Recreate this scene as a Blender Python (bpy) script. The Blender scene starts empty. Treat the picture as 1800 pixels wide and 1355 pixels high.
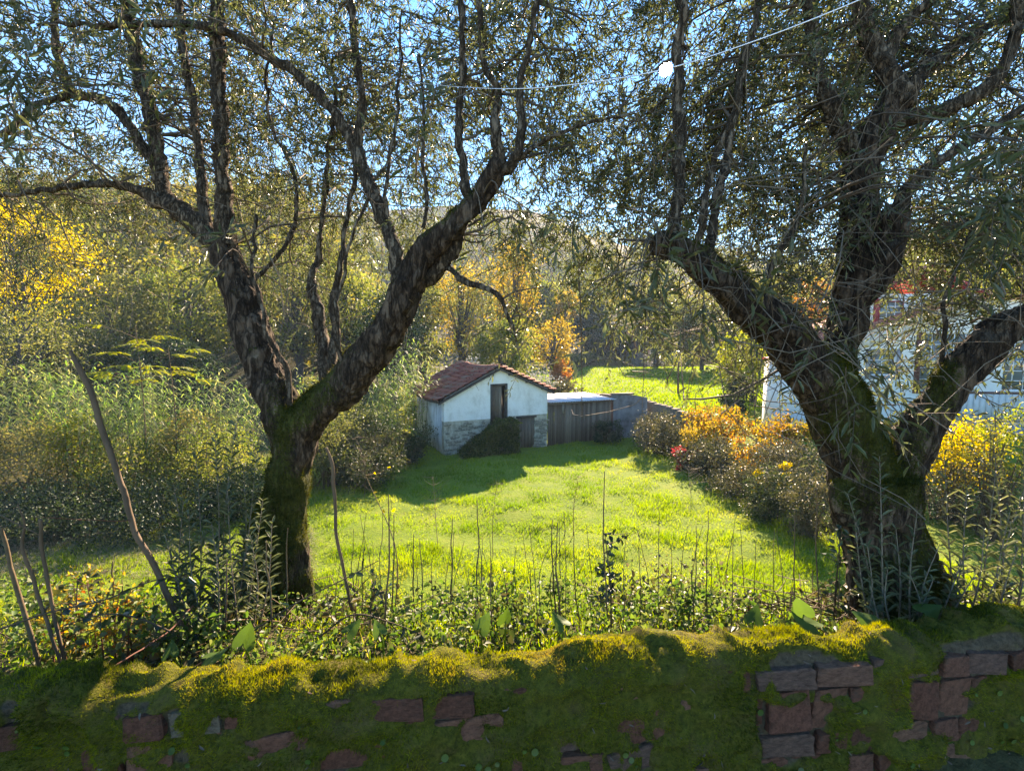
import bpy, bmesh, math
import numpy as np
from mathutils import Vector, Matrix

scene = bpy.context.scene
COL = scene.collection
R = math.radians

# ------------------------------------------------------------------ camera, sky, sun, exposure
F = 850.0                       # focal length in pixels of the 1800 x 1355 photograph
PITCH = R(5.2)
EYE = 6.0
CP, SP = math.cos(PITCH), math.sin(PITCH)
cam_data = bpy.data.cameras.new("camera")
cam_data.sensor_width = 36.0
cam_data.lens = 36.0 * F / 1800.0
cam_data.clip_start = 0.05
cam_data.clip_end = 9000.0
cam = bpy.data.objects.new("camera", cam_data)
COL.objects.link(cam)
cam.location = (0, 0, EYE)
cam.rotation_euler = (R(90) - PITCH, 0, 0)
scene.camera = cam

def ray(px, py):
    u, v = (px - 900.0) / F, (677.5 - py) / F
    return np.array([u, CP + v * SP, -SP + v * CP])
def at(px, py, Y):              # the point seen at a pixel of the photograph, Y metres away
    d = ray(px, py); t = Y / d[1]
    return np.array([d[0] * t, Y, EYE + d[2] * t])
def at_z(px, py, z):
    d = ray(px, py); t = (z - EYE) / d[2]
    return np.array([d[0] * t, d[1] * t, z])

SUN = ray(1170, 122); SUN = SUN / np.linalg.norm(SUN)
SUN_EL = math.asin(SUN[2]); SUN_AZ = math.atan2(SUN[0], SUN[1])

world = bpy.data.worlds.new("World"); scene.world = world
world.use_nodes = True
wn = world.node_tree
sky = wn.nodes.new("ShaderNodeTexSky")
sky.sky_type = 'NISHITA'
sky.sun_disc = False
sky.sun_elevation = SUN_EL
sky.sun_rotation = SUN_AZ
sky.altitude = 300
sky.air_density = 1.0
sky.dust_density = 0.0
sky.ozone_density = 6.0
bg = wn.nodes["Background"]
bg.inputs["Strength"].default_value = 0.11
hs = wn.nodes.new("ShaderNodeHueSaturation"); hs.inputs["Saturation"].default_value = 1.2
wn.links.new(sky.outputs[0], hs.inputs["Color"]); wn.links.new(hs.outputs[0], bg.inputs["Color"])

sl = bpy.data.lights.new("sun_lamp", 'SUN')
sl.energy = 5.0
sl.angle = R(0.53)
sl.color = (1.0, 0.95, 0.88)
so = bpy.data.objects.new("sun_lamp", sl); COL.objects.link(so)
so.rotation_euler = Vector(SUN).to_track_quat('Z', 'Y').to_euler()
so.location = (20, 60, 60)

vs = scene.view_settings
vs.view_transform = 'Standard'; vs.look = 'None'; vs.gamma = 1.0
vs.exposure = 2.32
vs.use_white_balance = True; vs.white_balance_temperature = 9300; vs.white_balance_tint = 16
scene.render.engine = 'CYCLES'
cy = scene.cycles
cy.use_denoising = True
cy.max_bounces = 6; cy.diffuse_bounces = 3; cy.glossy_bounces = 2; cy.transmission_bounces = 4
cy.volume_bounces = 0; cy.transparent_max_bounces = 6
cy.sample_clamp_indirect = 6.0; cy.sample_clamp_direct = 40.0
cy.caustics_reflective = False; cy.caustics_refractive = False

# ------------------------------------------------------------------ helpers
rng = np.random.default_rng(7)

def smooth(a, b, x):
    t = np.clip((np.asarray(x, float) - a) / (b - a), 0, 1)
    return t * t * (3 - 2 * t)
def _h(ix, iy, iz, seed):
    n = (ix.astype(np.int64) * 374761393 + iy.astype(np.int64) * 668265263 + iz.astype(np.int64) * 2147483647 + seed * 974634777) & 0xFFFFFFFF
    n = ((n ^ (n >> 13)) * 1274126177) & 0xFFFFFFFF
    return ((n ^ (n >> 16)) & 0xFFFF) / 65535.0
def vnoise(P, seed=0):          # value noise, -1..1
    P = np.asarray(P, float); I = np.floor(P); f = P - I; f = f * f * (3 - 2 * f)
    I = I.astype(np.int64); out = 0
    for dx in (0, 1):
        for dy in (0, 1):
            for dz in (0, 1):
                w = (f[..., 0] if dx else 1 - f[..., 0]) * (f[..., 1] if dy else 1 - f[..., 1]) * (f[..., 2] if dz else 1 - f[..., 2])
                out = out + w * _h(I[..., 0] + dx, I[..., 1] + dy, I[..., 2] + dz, seed)
    return out * 2 - 1
def fbm(P, seed=0, octaves=3):
    P = np.asarray(P, float); s = 0; a = 1.0
    for o in range(octaves):
        s = s + a * vnoise(P * 2 ** o, seed + o); a *= 0.5
    return s / 1.75
def nrm(A):
    A = np.asarray(A, float)
    return A / np.maximum(np.linalg.norm(A, axis=-1, keepdims=True), 1e-9)
def rand_dir(n, g=rng):
    return nrm(g.normal(size=(n, 3)))

class Geo:                      # collects vertices, faces and one random number per vertex
    def __init__(self): self.V, self.Q, self.T, self.A, self.n = [], [], [], [], 0
    def add(self, V, faces, a=None):
        V = np.asarray(V, float).reshape(-1, 3); faces = np.asarray(faces, np.int64)
        (self.Q if faces.shape[1] == 4 else self.T).append(faces + self.n)
        self.V.append(V); self.n += len(V)
        self.A.append(np.full(len(V), 0.5) if a is None else np.broadcast_to(np.asarray(a, float), (len(V),)))
        return self
    def mesh(self, name, smooth_faces=False):
        V = np.concatenate(self.V) if self.V else np.zeros((0, 3))
        me = bpy.data.meshes.new(name)
        loops, starts, tot = [], [], 0
        for L, k in ((self.Q, 4), (self.T, 3)):
            if L:
                f = np.concatenate(L); loops.append(f.ravel()); starts.append(tot + np.arange(len(f)) * k); tot += f.size
        me.vertices.add(len(V)); me.vertices.foreach_set("co", V.ravel().astype(np.float32))
        if tot:
            lo = np.concatenate(loops).astype(np.int32); st = np.concatenate(starts).astype(np.int32)
            me.loops.add(len(lo)); me.loops.foreach_set("vertex_index", lo)
            me.polygons.add(len(st)); me.polygons.foreach_set("loop_start", st)
            if smooth_faces: me.polygons.foreach_set("use_smooth", np.ones(len(st), bool))
        at_ = me.attributes.new("rnd", 'FLOAT', 'POINT')
        at_.data.foreach_set("value", np.concatenate(self.A).astype(np.float32))
        me.update(calc_edges=True); me.validate()
        return me

def obj(name, me, mat=None, parent=None, kind=None, label=None):
    if isinstance(me, Geo): me = me.mesh(name)
    o = bpy.data.objects.new(name, me); COL.objects.link(o)
    if mat is not None and not me.materials: me.materials.append(mat)
    if parent is not None: o.parent = parent
    if kind: o["kind"] = kind
    if label: o["label"] = label
    return o
def thing(name, label, cat, loc=(0, 0, 0), rz=0.0, group=None):
    o = bpy.data.objects.new(name, None); COL.objects.link(o)
    o.empty_display_size = 0.1
    o.location = loc; o.rotation_euler = (0, 0, rz)
    o["label"] = label; o["category"] = cat; o["kind"] = "thing"
    if group: o["group"] = group
    return o
def tag(o, label, cat, group=None):
    o["label"] = label; o["category"] = cat
    if group: o["group"] = group
    return o

def box(g, lo, hi, a=0.5, M=None):
    x0, y0, z0 = lo; x1, y1, z1 = hi
    V = np.array([[x0,y0,z0],[x1,y0,z0],[x1,y1,z0],[x0,y1,z0],[x0,y0,z1],[x1,y0,z1],[x1,y1,z1],[x0,y1,z1]], float)
    if M is not None: V = V @ M[:3, :3].T + M[:3, 3]
    g.add(V, [[0,3,2,1],[4,5,6,7],[0,1,5,4],[1,2,6,5],[2,3,7,6],[3,0,4,7]], a)
def prism(g, poly, y0, y1, a=0.5):      # polygon in x,z extruded along y (convex)
    n = len(poly); P = np.array(poly, float)
    V = np.concatenate([np.c_[P[:, 0], np.full(n, y0), P[:, 1]], np.c_[P[:, 0], np.full(n, y1), P[:, 1]]])
    g.add(V, [[i, (i + 1) % n, n + (i + 1) % n, n + i] for i in range(n)], a)
    g.add(V, [[0, i + 1, i] for i in range(1, n - 1)] + [[n, n + i, n + i + 1] for i in range(1, n - 1)], a)
def catmull(P, n):
    P = np.asarray(P, float); P = np.vstack([2 * P[0] - P[1], P, 2 * P[-1] - P[-2]]); out = []
    segs = len(P) - 3
    for i, t in enumerate(np.linspace(0, segs - 1e-6, n)):
        k = int(t); u = t - k; a, b, c, d = P[k:k + 4]
        out.append(0.5 * (2 * b + (c - a) * u + (2 * a - 5 * b + 4 * c - d) * u * u + (3 * b - a - 3 * c + d) * u ** 3))
    return np.array(out)
def tubes(g, P, Rd, k=3, a=None, cap=False):  # P (T,S,3), Rd (T,S)
    P = np.asarray(P, float); Rd = np.asarray(Rd, float)
    T, S = P.shape[:2]
    t = nrm(np.gradient(P, axis=1))
    m = nrm(t.mean(1))
    ref = np.where(np.abs(m[:, 2:3]) > 0.8, np.array([[1.0, 0, 0]]), np.array([[0, 0, 1.0]]))
    n1 = nrm(np.cross(t, ref[:, None, :])); n2 = np.cross(t, n1)
    an = np.arange(k) * 2 * math.pi / k
    V = P[:, :, None] + Rd[:, :, None, None] * (np.cos(an)[None, None, :, None] * n1[:, :, None] + np.sin(an)[None, None, :, None] * n2[:, :, None])
    idx = np.arange(T * S * k).reshape(T, S, k)
    A, B = idx[:, :-1], idx[:, 1:]
    f = np.stack([A, np.roll(A, -1, 2), np.roll(B, -1, 2), B], -1).reshape(-1, 4)
    if a is None: a = rng.random(T)
    g.add(V, f, np.repeat(np.broadcast_to(a, (T,)), S * k))
    if cap:
        off = g.n - T * S * k
        for e, rev in ((idx[:, -1], False), (idx[:, 0], True)):
            for row in e:
                tri = [[row[0], row[i], row[i + 1]] if not rev else [row[0], row[i + 1], row[i]] for i in range(1, k - 1)]
                g.T.append(np.array(tri) + off)
def tube(g, P, Rd, k=8, n=None, a=0.5, cap=True, wob=0.0, seed=0):
    P = np.asarray(P, float); Rd = np.asarray(Rd, float)
    if n:
        full = catmull(np.c_[P, Rd], n); P, Rd = full[:, :3], np.maximum(full[:, 3], 0.0004)
    if wob: P = P + wob * np.stack([fbm(P * 6 + i * 31, seed + i) for i in range(3)], -1)
    tubes(g, P[None], Rd[None], k, [a], cap)
def leaves(g, B, D, N, L, W, a, lens=False, fold=0.25):   # B base, D direction, N normal, L length, W width
    n = len(B); D = nrm(D); S = nrm(np.cross(D, N)); N = np.cross(S, D)
    L = np.broadcast_to(L, (n,))[:, None]; W = np.broadcast_to(W, (n,))[:, None]
    tip = B + D * L - N * L * 0.12; up = N * W * fold
    if lens:
        V = np.stack([B, B + D*L*.28 + S*W*.42 + up, B + D*L*.66 + S*W*.40 + up, tip, B + D*L*.66 - S*W*.40 + up, B + D*L*.28 - S*W*.42 + up], 1)
        i = np.arange(n)[:, None] * 6
        g.add(V, np.concatenate([i + [0, 1, 2, 3], i + [0, 3, 4, 5]]), np.repeat(a, 6))
    else:
        V = np.stack([B, B + D*L*.45 + S*W*.5 + up, tip, B + D*L*.45 - S*W*.5 + up], 1)
        i = np.arange(n)[:, None] * 4
        g.add(V, np.concatenate([i + [0, 1, 2], i + [0, 2, 3]]), np.repeat(a, 4))
def blades(g, B, D, L, W, a, side=None):          # one triangle per blade
    n = len(B); S = nrm(np.cross(D, rand_dir(n))) if side is None else side
    L = np.broadcast_to(L, (n,))[:, None]; W = np.broadcast_to(W, (n,))[:, None]
    V = np.stack([B - S * W / 2, B + S * W / 2, B + nrm(D) * L], 1)
    g.add(V, np.arange(n)[:, None] * 3 + [0, 1, 2], np.repeat(a, 3))
def strips(g, B, D, L, W, droop, a, seg=4):        # arching ribbon leaves
    n = len(B); D = nrm(D); S = nrm(np.cross(D, np.array([0, 0, 1.0])) + 1e-4)
    L = np.broadcast_to(L, (n,)); W = np.broadcast_to(W, (n,)); droop = np.broadcast_to(droop, (n,))
    rows = []
    for j in range(seg + 1):
        t = j / seg
        c = B + D * (L * t)[:, None]; c[:, 2] -= droop * L * t * t
        w = (W * (0.55 + 0.9 * t - 1.45 * t * t) * 0.9 + W * 0.02)[:, None]
        rows += [c - S * w / 2, c + S * w / 2]
    V = np.stack(rows, 1); i = np.arange(n)[:, None] * (2 * (seg + 1))
    g.add(V, np.concatenate([i + [2*j, 2*j+1, 2*j+3, 2*j+2] for j in range(seg)]), np.repeat(a, 2 * (seg + 1)))

# ------------------------------------------------------------------ materials
def new_mat(name):
    m = bpy.data.materials.new(name); m.use_nodes = True
    nt = m.node_tree; b = nt.nodes["Principled BSDF"]
    return m, nt, b, nt.nodes["Material Output"]
def node(nt, kind, **kw):
    n = nt.nodes.new(kind)
    for k, v in kw.items(): setattr(n, k, v)
    return n
def ramp(nt, stops, src):
    r = node(nt, "ShaderNodeValToRGB"); e = r.color_ramp.elements
    while len(e) < len(stops): e.new(0.5)
    for s, (p, c) in zip(e, stops): s.position = p; s.color = (*c, 1)
    nt.links.new(src, r.inputs[0]); return r.outputs[0]
def noise(nt, scale, detail=4, rough=0.6, dim=None, co="Object", stretch=None):
    tc = node(nt, "ShaderNodeTexCoord"); src = tc.outputs[co]
    if stretch:
        mp = node(nt, "ShaderNodeMapping"); mp.inputs["Scale"].default_value = stretch
        nt.links.new(src, mp.inputs[0]); src = mp.outputs[0]
    n = node(nt, "ShaderNodeTexNoise"); n.inputs["Scale"].default_value = scale
    n.inputs["Detail"].default_value = detail; n.inputs["Roughness"].default_value = rough
    nt.links.new(src, n.inputs["Vector"]); return n.outputs["Fac"]
def mix(nt, fac, a, b, blend='MIX'):
    m = node(nt, "ShaderNodeMix", data_type='RGBA', blend_type=blend)
    for s, v in ((m.inputs["Factor"], fac), (m.inputs["A"], a), (m.inputs["B"], b)):
        if hasattr(v, "is_output"): nt.links.new(v, s)
        else: s.default_value = v if not isinstance(v, tuple) or len(v) == 4 else (*v, 1)
    return m.outputs["Result"]
def bump(nt, b, h, strength=0.5, dist=0.02):
    n = node(nt, "ShaderNodeBump"); n.inputs["Strength"].default_value = strength; n.inputs["Distance"].default_value = dist
    nt.links.new(h, n.inputs["Height"]); nt.links.new(n.outputs[0], b.inputs["Normal"])
def attr(nt, name):
    a = node(nt, "ShaderNodeAttribute"); a.attribute_name = name; return a
def leaf_mat(name, stops, trans=0.45, rough=0.5, spec=0.4, tint=(1.15, 1.2, 0.6)):
    m, nt, b, out = new_mat(name)
    n = len(stops)
    c = ramp(nt, [(i / max(n - 1, 1), s) for i, s in enumerate(stops)], attr(nt, "rnd").outputs["Fac"])
    nt.links.new(c, b.inputs["Base Color"])
    b.inputs["Roughness"].default_value = rough
    b.inputs["Specular IOR Level"].default_value = spec
    if trans > 0:
        t = node(nt, "ShaderNodeBsdfTranslucent")
        nt.links.new(mix(nt, 1.0, c, tint, 'MULTIPLY'), t.inputs["Color"])
        ms = node(nt, "ShaderNodeMixShader"); ms.inputs[0].default_value = trans
        nt.links.new(b.outputs[0], ms.inputs[1]); nt.links.new(t.outputs[0], ms.inputs[2])
        nt.links.new(ms.outputs[0], out.inputs["Surface"])
    return m
def simple_mat(name, c1, c2, scale=8, rough=0.8, bmp=0.3, dist=0.01, spec=0.3, stretch=None, metal=0.0, c3=None):
    m, nt, b, out = new_mat(name)
    f = noise(nt, scale, 6, 0.65, stretch=stretch)
    stops = [(0.3, c1), (0.7, c2)] if c3 is None else [(0.3, c1), (0.52, c2), (0.72, c3)]
    nt.links.new(ramp(nt, stops, f), b.inputs["Base Color"])
    b.inputs["Roughness"].default_value = rough; b.inputs["Specular IOR Level"].default_value = spec
    b.inputs["Metallic"].default_value = metal
    if bmp: bump(nt, b, f, bmp, dist)
    return m
def attr_mat(name, stops, rough=0.85, scale=30, bmp=0.3, dist=0.006, dirt=0.5, spec=0.25, stretch=None):
    m, nt, b, out = new_mat(name)   # each piece its own tone from "rnd", with grain on it
    n = len(stops)
    c = ramp(nt, [(i / max(n - 1, 1), s) for i, s in enumerate(stops)], attr(nt, "rnd").outputs["Fac"])
    f = noise(nt, scale, 6, 0.7, stretch=stretch)
    g = ramp(nt, [(0.25, (1 - dirt,) * 3), (0.75, (1.12,) * 3)], f)
    nt.links.new(mix(nt, 1.0, c, g, 'MULTIPLY'), b.inputs["Base Color"])
    b.inputs["Roughness"].default_value = rough; b.inputs["Specular IOR Level"].default_value = spec
    bump(nt, b, f, bmp, dist); return m

M = {}
M['olive'] = leaf_mat("olive_leaf", [(.075,.085,.045), (.13,.14,.08), (.11,.13,.055), (.21,.21,.14)], 0.45, 0.36, 0.55, (1.1, 1.15, .68))
M['olive_shoot'] = leaf_mat("olive_shoot_leaf", [(.07,.09,.045), (.12,.14,.075), (.17,.18,.11)], 0.35, 0.5, 0.25, (1.1, 1.15, .7))
M['twig'] = attr_mat("twig_bark", [(.10,.075,.055), (.16,.12,.09), (.24,.19,.14)], 0.8, 60, 0.2)
M['grass'] = leaf_mat("meadow_grass", [(.09,.16,.010), (.17,.24,.014), (.25,.30,.022), (.33,.31,.06), (.36,.29,.12)], 0.6, 0.5, 0.3, (1.3, 1.42, .4))
M['moss'] = leaf_mat("moss", [(.045,.06,.010), (.13,.155,.014), (.27,.285,.016), (.27,.22,.04), (.17,.11,.05)], 0.52, 0.8, 0.1, (1.3, 1.2, .4))
M['moss_dark'] = leaf_mat("trunk_moss", [(.022,.028,.006), (.05,.056,.009), (.10,.10,.012), (.17,.15,.016)], 0.45, 0.8, 0.1, (1.3, 1.2, .4))
M['cane'] = leaf_mat("cane_leaf", [(.06,.13,.03), (.18,.29,.07), (.30,.38,.13), (.42,.38,.22)], 0.62, 0.4, 0.5, (1.1, 1.2, .6))
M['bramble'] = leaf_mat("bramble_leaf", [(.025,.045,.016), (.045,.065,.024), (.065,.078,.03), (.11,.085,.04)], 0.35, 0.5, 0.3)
M['bramble_pale'] = leaf_mat("bramble_pale_leaf", [(.035,.045,.02), (.07,.07,.035), (.12,.10,.06), (.20,.17,.13)], 0.35, 0.48, 0.35)
M['shrub'] = leaf_mat("shrub_leaf", [(.05,.08,.02), (.13,.17,.035), (.22,.22,.05), (.30,.25,.08)], 0.6, 0.5, 0.4)
M['greygreen'] = leaf_mat("grey_green_leaf", [(.045,.065,.025), (.11,.125,.045), (.17,.17,.065), (.25,.22,.10)], 0.6, 0.5, 0.4)
M['lime'] = leaf_mat("lime_leaf", [(.14,.20,.02), (.22,.26,.025), (.30,.28,.03)], 0.6, 0.5, 0.3, (1.3, 1.2, .5))
M['yellow'] = leaf_mat("yellow_leaf", [(.40,.30,.012), (.50,.40,.018), (.52,.46,.03)], 0.6, 0.5, 0.3, (1.2, 1.1, .5))
M['gold'] = leaf_mat("golden_leaf", [(.20,.18,.03), (.36,.27,.035), (.44,.32,.04), (.25,.23,.06)], 0.55, 0.5, 0.3, (1.2, 1.05, .6))
M['vine'] = leaf_mat("vine_leaf", [(.34,.07,.02), (.40,.15,.02), (.46,.27,.02), (.30,.28,.03), (.14,.08,.04), (.42,.22,.02)], 0.55, 0.5, 0.3, (1.2, 1.05, .6))
M['red'] = leaf_mat("red_leaf", [(.30,.02,.03), (.42,.035,.05), (.36,.06,.06)], 0.5, 0.5, 0.3, (1.2, .9, .9))
M['orange'] = leaf_mat("orange_leaf", [(.40,.13,.03), (.46,.2,.03), (.34,.2,.06)], 0.5, 0.5, 0.3, (1.2, 1.0, .6))
M['ochre'] = leaf_mat("ochre_leaf", [(.16,.12,.05), (.26,.20,.08), (.20,.19,.06), (.32,.27,.13)], 0.5, 0.6, 0.25)
M['silver'] = leaf_mat("silver_leaf", [(.16,.17,.15), (.24,.25,.23), (.32,.33,.31)], 0.4, 0.5, 0.4, (1, 1, .95))
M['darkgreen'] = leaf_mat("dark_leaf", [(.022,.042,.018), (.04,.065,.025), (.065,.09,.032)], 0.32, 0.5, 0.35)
M['pinkgrey'] = leaf_mat("pink_grey_leaf", [(.12,.09,.08), (.18,.14,.12), (.22,.18,.14)], 0.4, 0.6, 0.3, (1.1, 1, .9))
M['wood_far'] = leaf_mat("far_wood_leaf", [(.035,.055,.02), (.09,.115,.03), (.16,.16,.04), (.25,.19,.045), (.07,.09,.03)], 0.6, 0.6, 0.3)
M['dry'] = leaf_mat("dry_grass", [(.18,.14,.09), (.28,.23,.15), (.36,.31,.22)], 0.4, 0.7, 0.2, (1, 1, .9))
M['herb'] = leaf_mat("herb_leaf", [(.045,.10,.02), (.085,.16,.03), (.13,.20,.045), (.16,.18,.08)], 0.5, 0.5, 0.3)
M['arum'] = leaf_mat("arum_leaf", [(.06,.11,.022), (.10,.17,.04)], 0.4, 0.5, 0.2)
M['darkleaf'] = leaf_mat("dark_sapling_leaf", [(.015,.03,.012), (.025,.045,.018)], 0.2, 0.35, 0.5)
M['bark_far'] = attr_mat("background_bark", [(.07,.055,.045), (.12,.10,.085)], 0.9, 8, 0.3)
M['stalk'] = attr_mat("dry_stalk", [(.08,.05,.03), (.15,.10,.055), (.24,.165,.09)], 0.8, 40, 0.2)
M['redstalk'] = attr_mat("red_stalk", [(.16,.055,.035), (.22,.085,.05)], 0.7, 40, 0.2)
M['pole'] = simple_mat("peeled_branch", (.08,.048,.028), (.155,.095,.055), 20, 0.75, 0.4, 0.004, stretch=(1, 1, .25))
M['canestem'] = attr_mat("cane_stem", [(.14,.16,.07), (.26,.22,.12)], 0.6, 10, 0.1)

def bark_mat(name, lo, mid, hi, moss=(.03, .036, .008), moss2=(.09, .088, .014), crack=17.0):
    m, nt, b, out = new_mat(name)
    f = noise(nt, 26, 8, 0.7, stretch=(1, 1, .3)); f2 = noise(nt, 90, 5, 0.7); f3 = noise(nt, 7, 4, 0.6)
    fc = noise(nt, crack, 7, .62, stretch=(1, 1, .2)); fd = noise(nt, crack * .6, 5, .6, stretch=(1, 1, .45))
    c1_ = ramp(nt, [(.43, (1, 1, 1)), (.495, (.3, .28, .26)), (.505, (.3, .28, .26)), (.57, (1, 1, 1))], fc)      # fissures
    c2_ = ramp(nt, [(.45, (1, 1, 1)), (.5, (.5, .48, .46)), (.55, (1, 1, 1))], fd)
    cr = mix(nt, 1.0, c1_, c2_, 'MULTIPLY')
    c = ramp(nt, [(.32, lo), (.5, mid), (.7, hi)], f)
    c = mix(nt, 1.0, c, cr, 'MULTIPLY')
    g = ramp(nt, [(.35, (.11, .10, .085)), (.65, (.24, .215, .175))], f2)        # lichen
    lf = ramp(nt, [(.6, (0, 0, 0)), (.72, (.4, .4, .4))], f3)
    c = mix(nt, lf, c, g)
    ms = ramp(nt, [(.3, moss), (.7, moss2)], noise(nt, 40, 5, .7))
    a = attr(nt, "moss").outputs["Fac"]
    ma = node(nt, "ShaderNodeMath", operation='ADD'); nt.links.new(a, ma.inputs[0])
    mb = node(nt, "ShaderNodeMath", operation='MULTIPLY_ADD'); nt.links.new(f2, mb.inputs[0]); mb.inputs[1].default_value = 1.4; mb.inputs[2].default_value = -.7
    nt.links.new(mb.outputs[0], ma.inputs[1])
    mk = ramp(nt, [(.42, (0, 0, 0)), (.6, (1, 1, 1))], ma.outputs[0])
    nt.links.new(mix(nt, mk, c, ms), b.inputs["Base Color"])
    b.inputs["Roughness"].default_value = 0.9; b.inputs["Specular IOR Level"].default_value = 0.2
    ad = node(nt, "ShaderNodeMath", operation='MULTIPLY_ADD'); nt.links.new(f, ad.inputs[0]); ad.inputs[1].default_value = .5
    ad2 = node(nt, "ShaderNodeMath", operation='MULTIPLY_ADD'); nt.links.new(f2, ad2.inputs[0]); ad2.inputs[1].default_value = .35; nt.links.new(cr, ad2.inputs[2]); nt.links.new(ad2.outputs[0], ad.inputs[2])
    bump(nt, b, ad.outputs[0], 1.0, 0.02)
    return m
M['bark'] = bark_mat("olive_bark", (.05,.032,.022), (.125,.082,.055), (.21,.145,.10))
M['bark2'] = bark_mat("young_bark", (.12,.085,.06), (.20,.145,.10), (.29,.215,.15), crack=30.0)

# ------------------------------------------------------------------ the ground
def G(x, y):
    x = np.asarray(x, float); y = np.asarray(y, float)
    P = np.stack(np.broadcast_arrays(x, y, 0 * x), -1)
    t = smooth(2.0, 7.8, y + 0.1 * fbm(P * .5, 3))
    z = 4.55 * (1 - t) + 0.22 * t
    z = np.where(y < 2.2, np.minimum(z, 4.55), z)
    w = smooth(8, 12, y)
    z = z + w * (0.18 * fbm(P * .22, 5) + 0.11 * fbm(P * 1.1, 8)) + (1 - w) * 0.06 * fbm(P * 1.5, 9)
    u = x / np.maximum(y, 4)
    z = z + 0.16 * np.clip(-x - 11, 0, 40) * smooth(13, 28, y)                       # left side climbs
    z = z + 1.0 * smooth(9, 14, x) * smooth(17, 24, y)                              # house terrace
    hl = 0.42 * np.clip(y - 40, 0, 110) * smooth(-.17, -.48, u)
    far = 0.35 * np.clip(y - 105, 0, 420) * (0.75 + .35 * vnoise(P * .006, 21)) * smooth(900, 480, y)
    far2 = 0.24 * np.clip(y - 45, 0, 120) * smooth(.35, .8, u)
    z = z + np.maximum(np.maximum(hl, far), far2) + smooth(40, 90, y) * .8 * fbm(P * .04, 12)
    return z
def ground_pt(px, py):          # where a line of sight meets the ground
    d = ray(px, py)
    t = np.linspace(5.2, 300, 6000); P = np.array([0, 0, EYE]) + d * t[:, None]
    k = np.argmax(P[:, 2] <= G(P[:, 0], P[:, 1]))
    return P[k]

ys = np.concatenate([np.linspace(-30, 1.6, 8), np.linspace(1.9, 14, 60), np.geomspace(14.3, 1500, 150)])
xs = np.sinh(np.linspace(-5.2, 5.2, 190)) * 8.0
X, Y = np.meshgrid(xs, ys)
Z = G(X, Y); Z = np.where(Y < 1.75, 4.32, Z)
ground_geo = Geo(); ny, nx = X.shape
idx = np.arange(nx * ny).reshape(ny, nx)
P2 = np.stack([X, Y, 0 * X], -1).reshape(-1, 3)
meadow = smooth(7.0, 9.0, P2[:, 1]) * smooth(100, 80, P2[:, 1]) * smooth(-14, -10, P2[:, 0] + 1.5 * fbm(P2 * .4, 4))
ground_geo.add(np.stack([X, Y, Z], -1), np.stack([idx[:-1, :-1], idx[:-1, 1:], idx[1:, 1:], idx[1:, :-1]], -1).reshape(-1, 4), meadow)
m, nt, b, out = new_mat("ground")
f = noise(nt, 1.3, 8, 0.7); f2 = noise(nt, 14, 6, 0.7)
soil = ramp(nt, [(.3, (.045, .04, .02)), (.55, (.07, .065, .03)), (.75, (.11, .095, .05))], f2)
green = ramp(nt, [(.3, (.09, .15, .018)), (.5, (.15, .21, .02)), (.68, (.22, .24, .04))], f)
green = mix(nt, ramp(nt, [(.4, (0, 0, 0)), (.75, (.6, .6, .6))], f2), green, (.06, .09, .015))
nt.links.new(mix(nt, attr(nt, "rnd").outputs["Fac"], soil, green), b.inputs["Base Color"])
b.inputs["Roughness"].default_value = 0.95; b.inputs["Specular IOR Level"].default_value = 0.1
bump(nt, b, f2, 0.8, 0.06)
go = obj("ground", ground_geo.mesh("ground", True), m, kind="structure")

rd = Geo(); xs_ = np.linspace(-25, 25, 26)
V = np.array([[x, y, 4.33] for x in xs_ for y in (-8.0, 1.52)]); i2 = np.arange(25)[:, None] * 2
rd.add(V, np.concatenate([i2 + [0, 2, 3, 1]]))
obj("road", rd, simple_mat("asphalt", (.045, .044, .042), (.07, .068, .064), 60, .9, .4, .004), kind="structure")

# ------------------------------------------------------------------ meadow grass (nobody could count it)
def field_ok(x, y):
    return (y > 7.4) & (x > -13.5 + 1.2 * np.sin(y)) & (x < 12 - .25 * (y - 10))
gg = Geo()
n = 330000
y = np.exp(rng.uniform(np.log(7.6), np.log(33), n)); x = rng.uniform(-1.0, 0.95, n) * (y * 1.06 + 0.8)
k = field_ok(x, y); x, y = x[k], y[k]
cl = fbm(np.stack([x * 1.1, y * 1.1, 0 * x], -1), 31); cl2 = fbm(np.stack([x * .35, y * .35, 0 * x], -1), 37)
keep = rng.random(len(x)) < np.clip(.62 + .6 * cl, .12, 1); x, y, cl, cl2 = x[keep], y[keep], cl[keep], cl2[keep]
n = len(x); B = np.stack([x, y, G(x, y) - .01], -1)
wind = np.stack([.35 * vnoise(np.stack([x * .8, y * .8, 0 * x], -1), 41), .35 * vnoise(np.stack([x * .8, y * .8, 0 * x], -1), 42), 0 * x], -1)
D = np.array([0, 0, 1.0]) + rng.normal(size=(n, 3)) * .38 + wind
L = (.07 + .05 * rng.random(n)) * (1 + 1.3 * np.clip(cl, -.45, 1)) * (.8 + .02 * y)
blades(gg, B, D, L, .010 + .0007 * y, np.clip(.36 + .5 * cl2 - .22 * cl + .14 * rng.normal(size=n), 0, 1))
# distant meadow beyond the shed
n = 60000
y = np.exp(rng.uniform(np.log(33), np.log(92), n)); x = rng.uniform(-.1, .75, n) * y
B = np.stack([x, y, G(x, y) - .02], -1)
blades(gg, B, np.array([0, 0, 1.0]) + rng.normal(size=(n, 3)) * .3, .16 + .1 * rng.random(n), .06 + .0012 * y, np.clip(.3 + .15 * rng.normal(size=n), 0, 1))
tag(obj("meadow_grass", gg, M['grass'], kind="stuff"), "bright green meadow grass covering the field below the wall", "grass")

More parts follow.
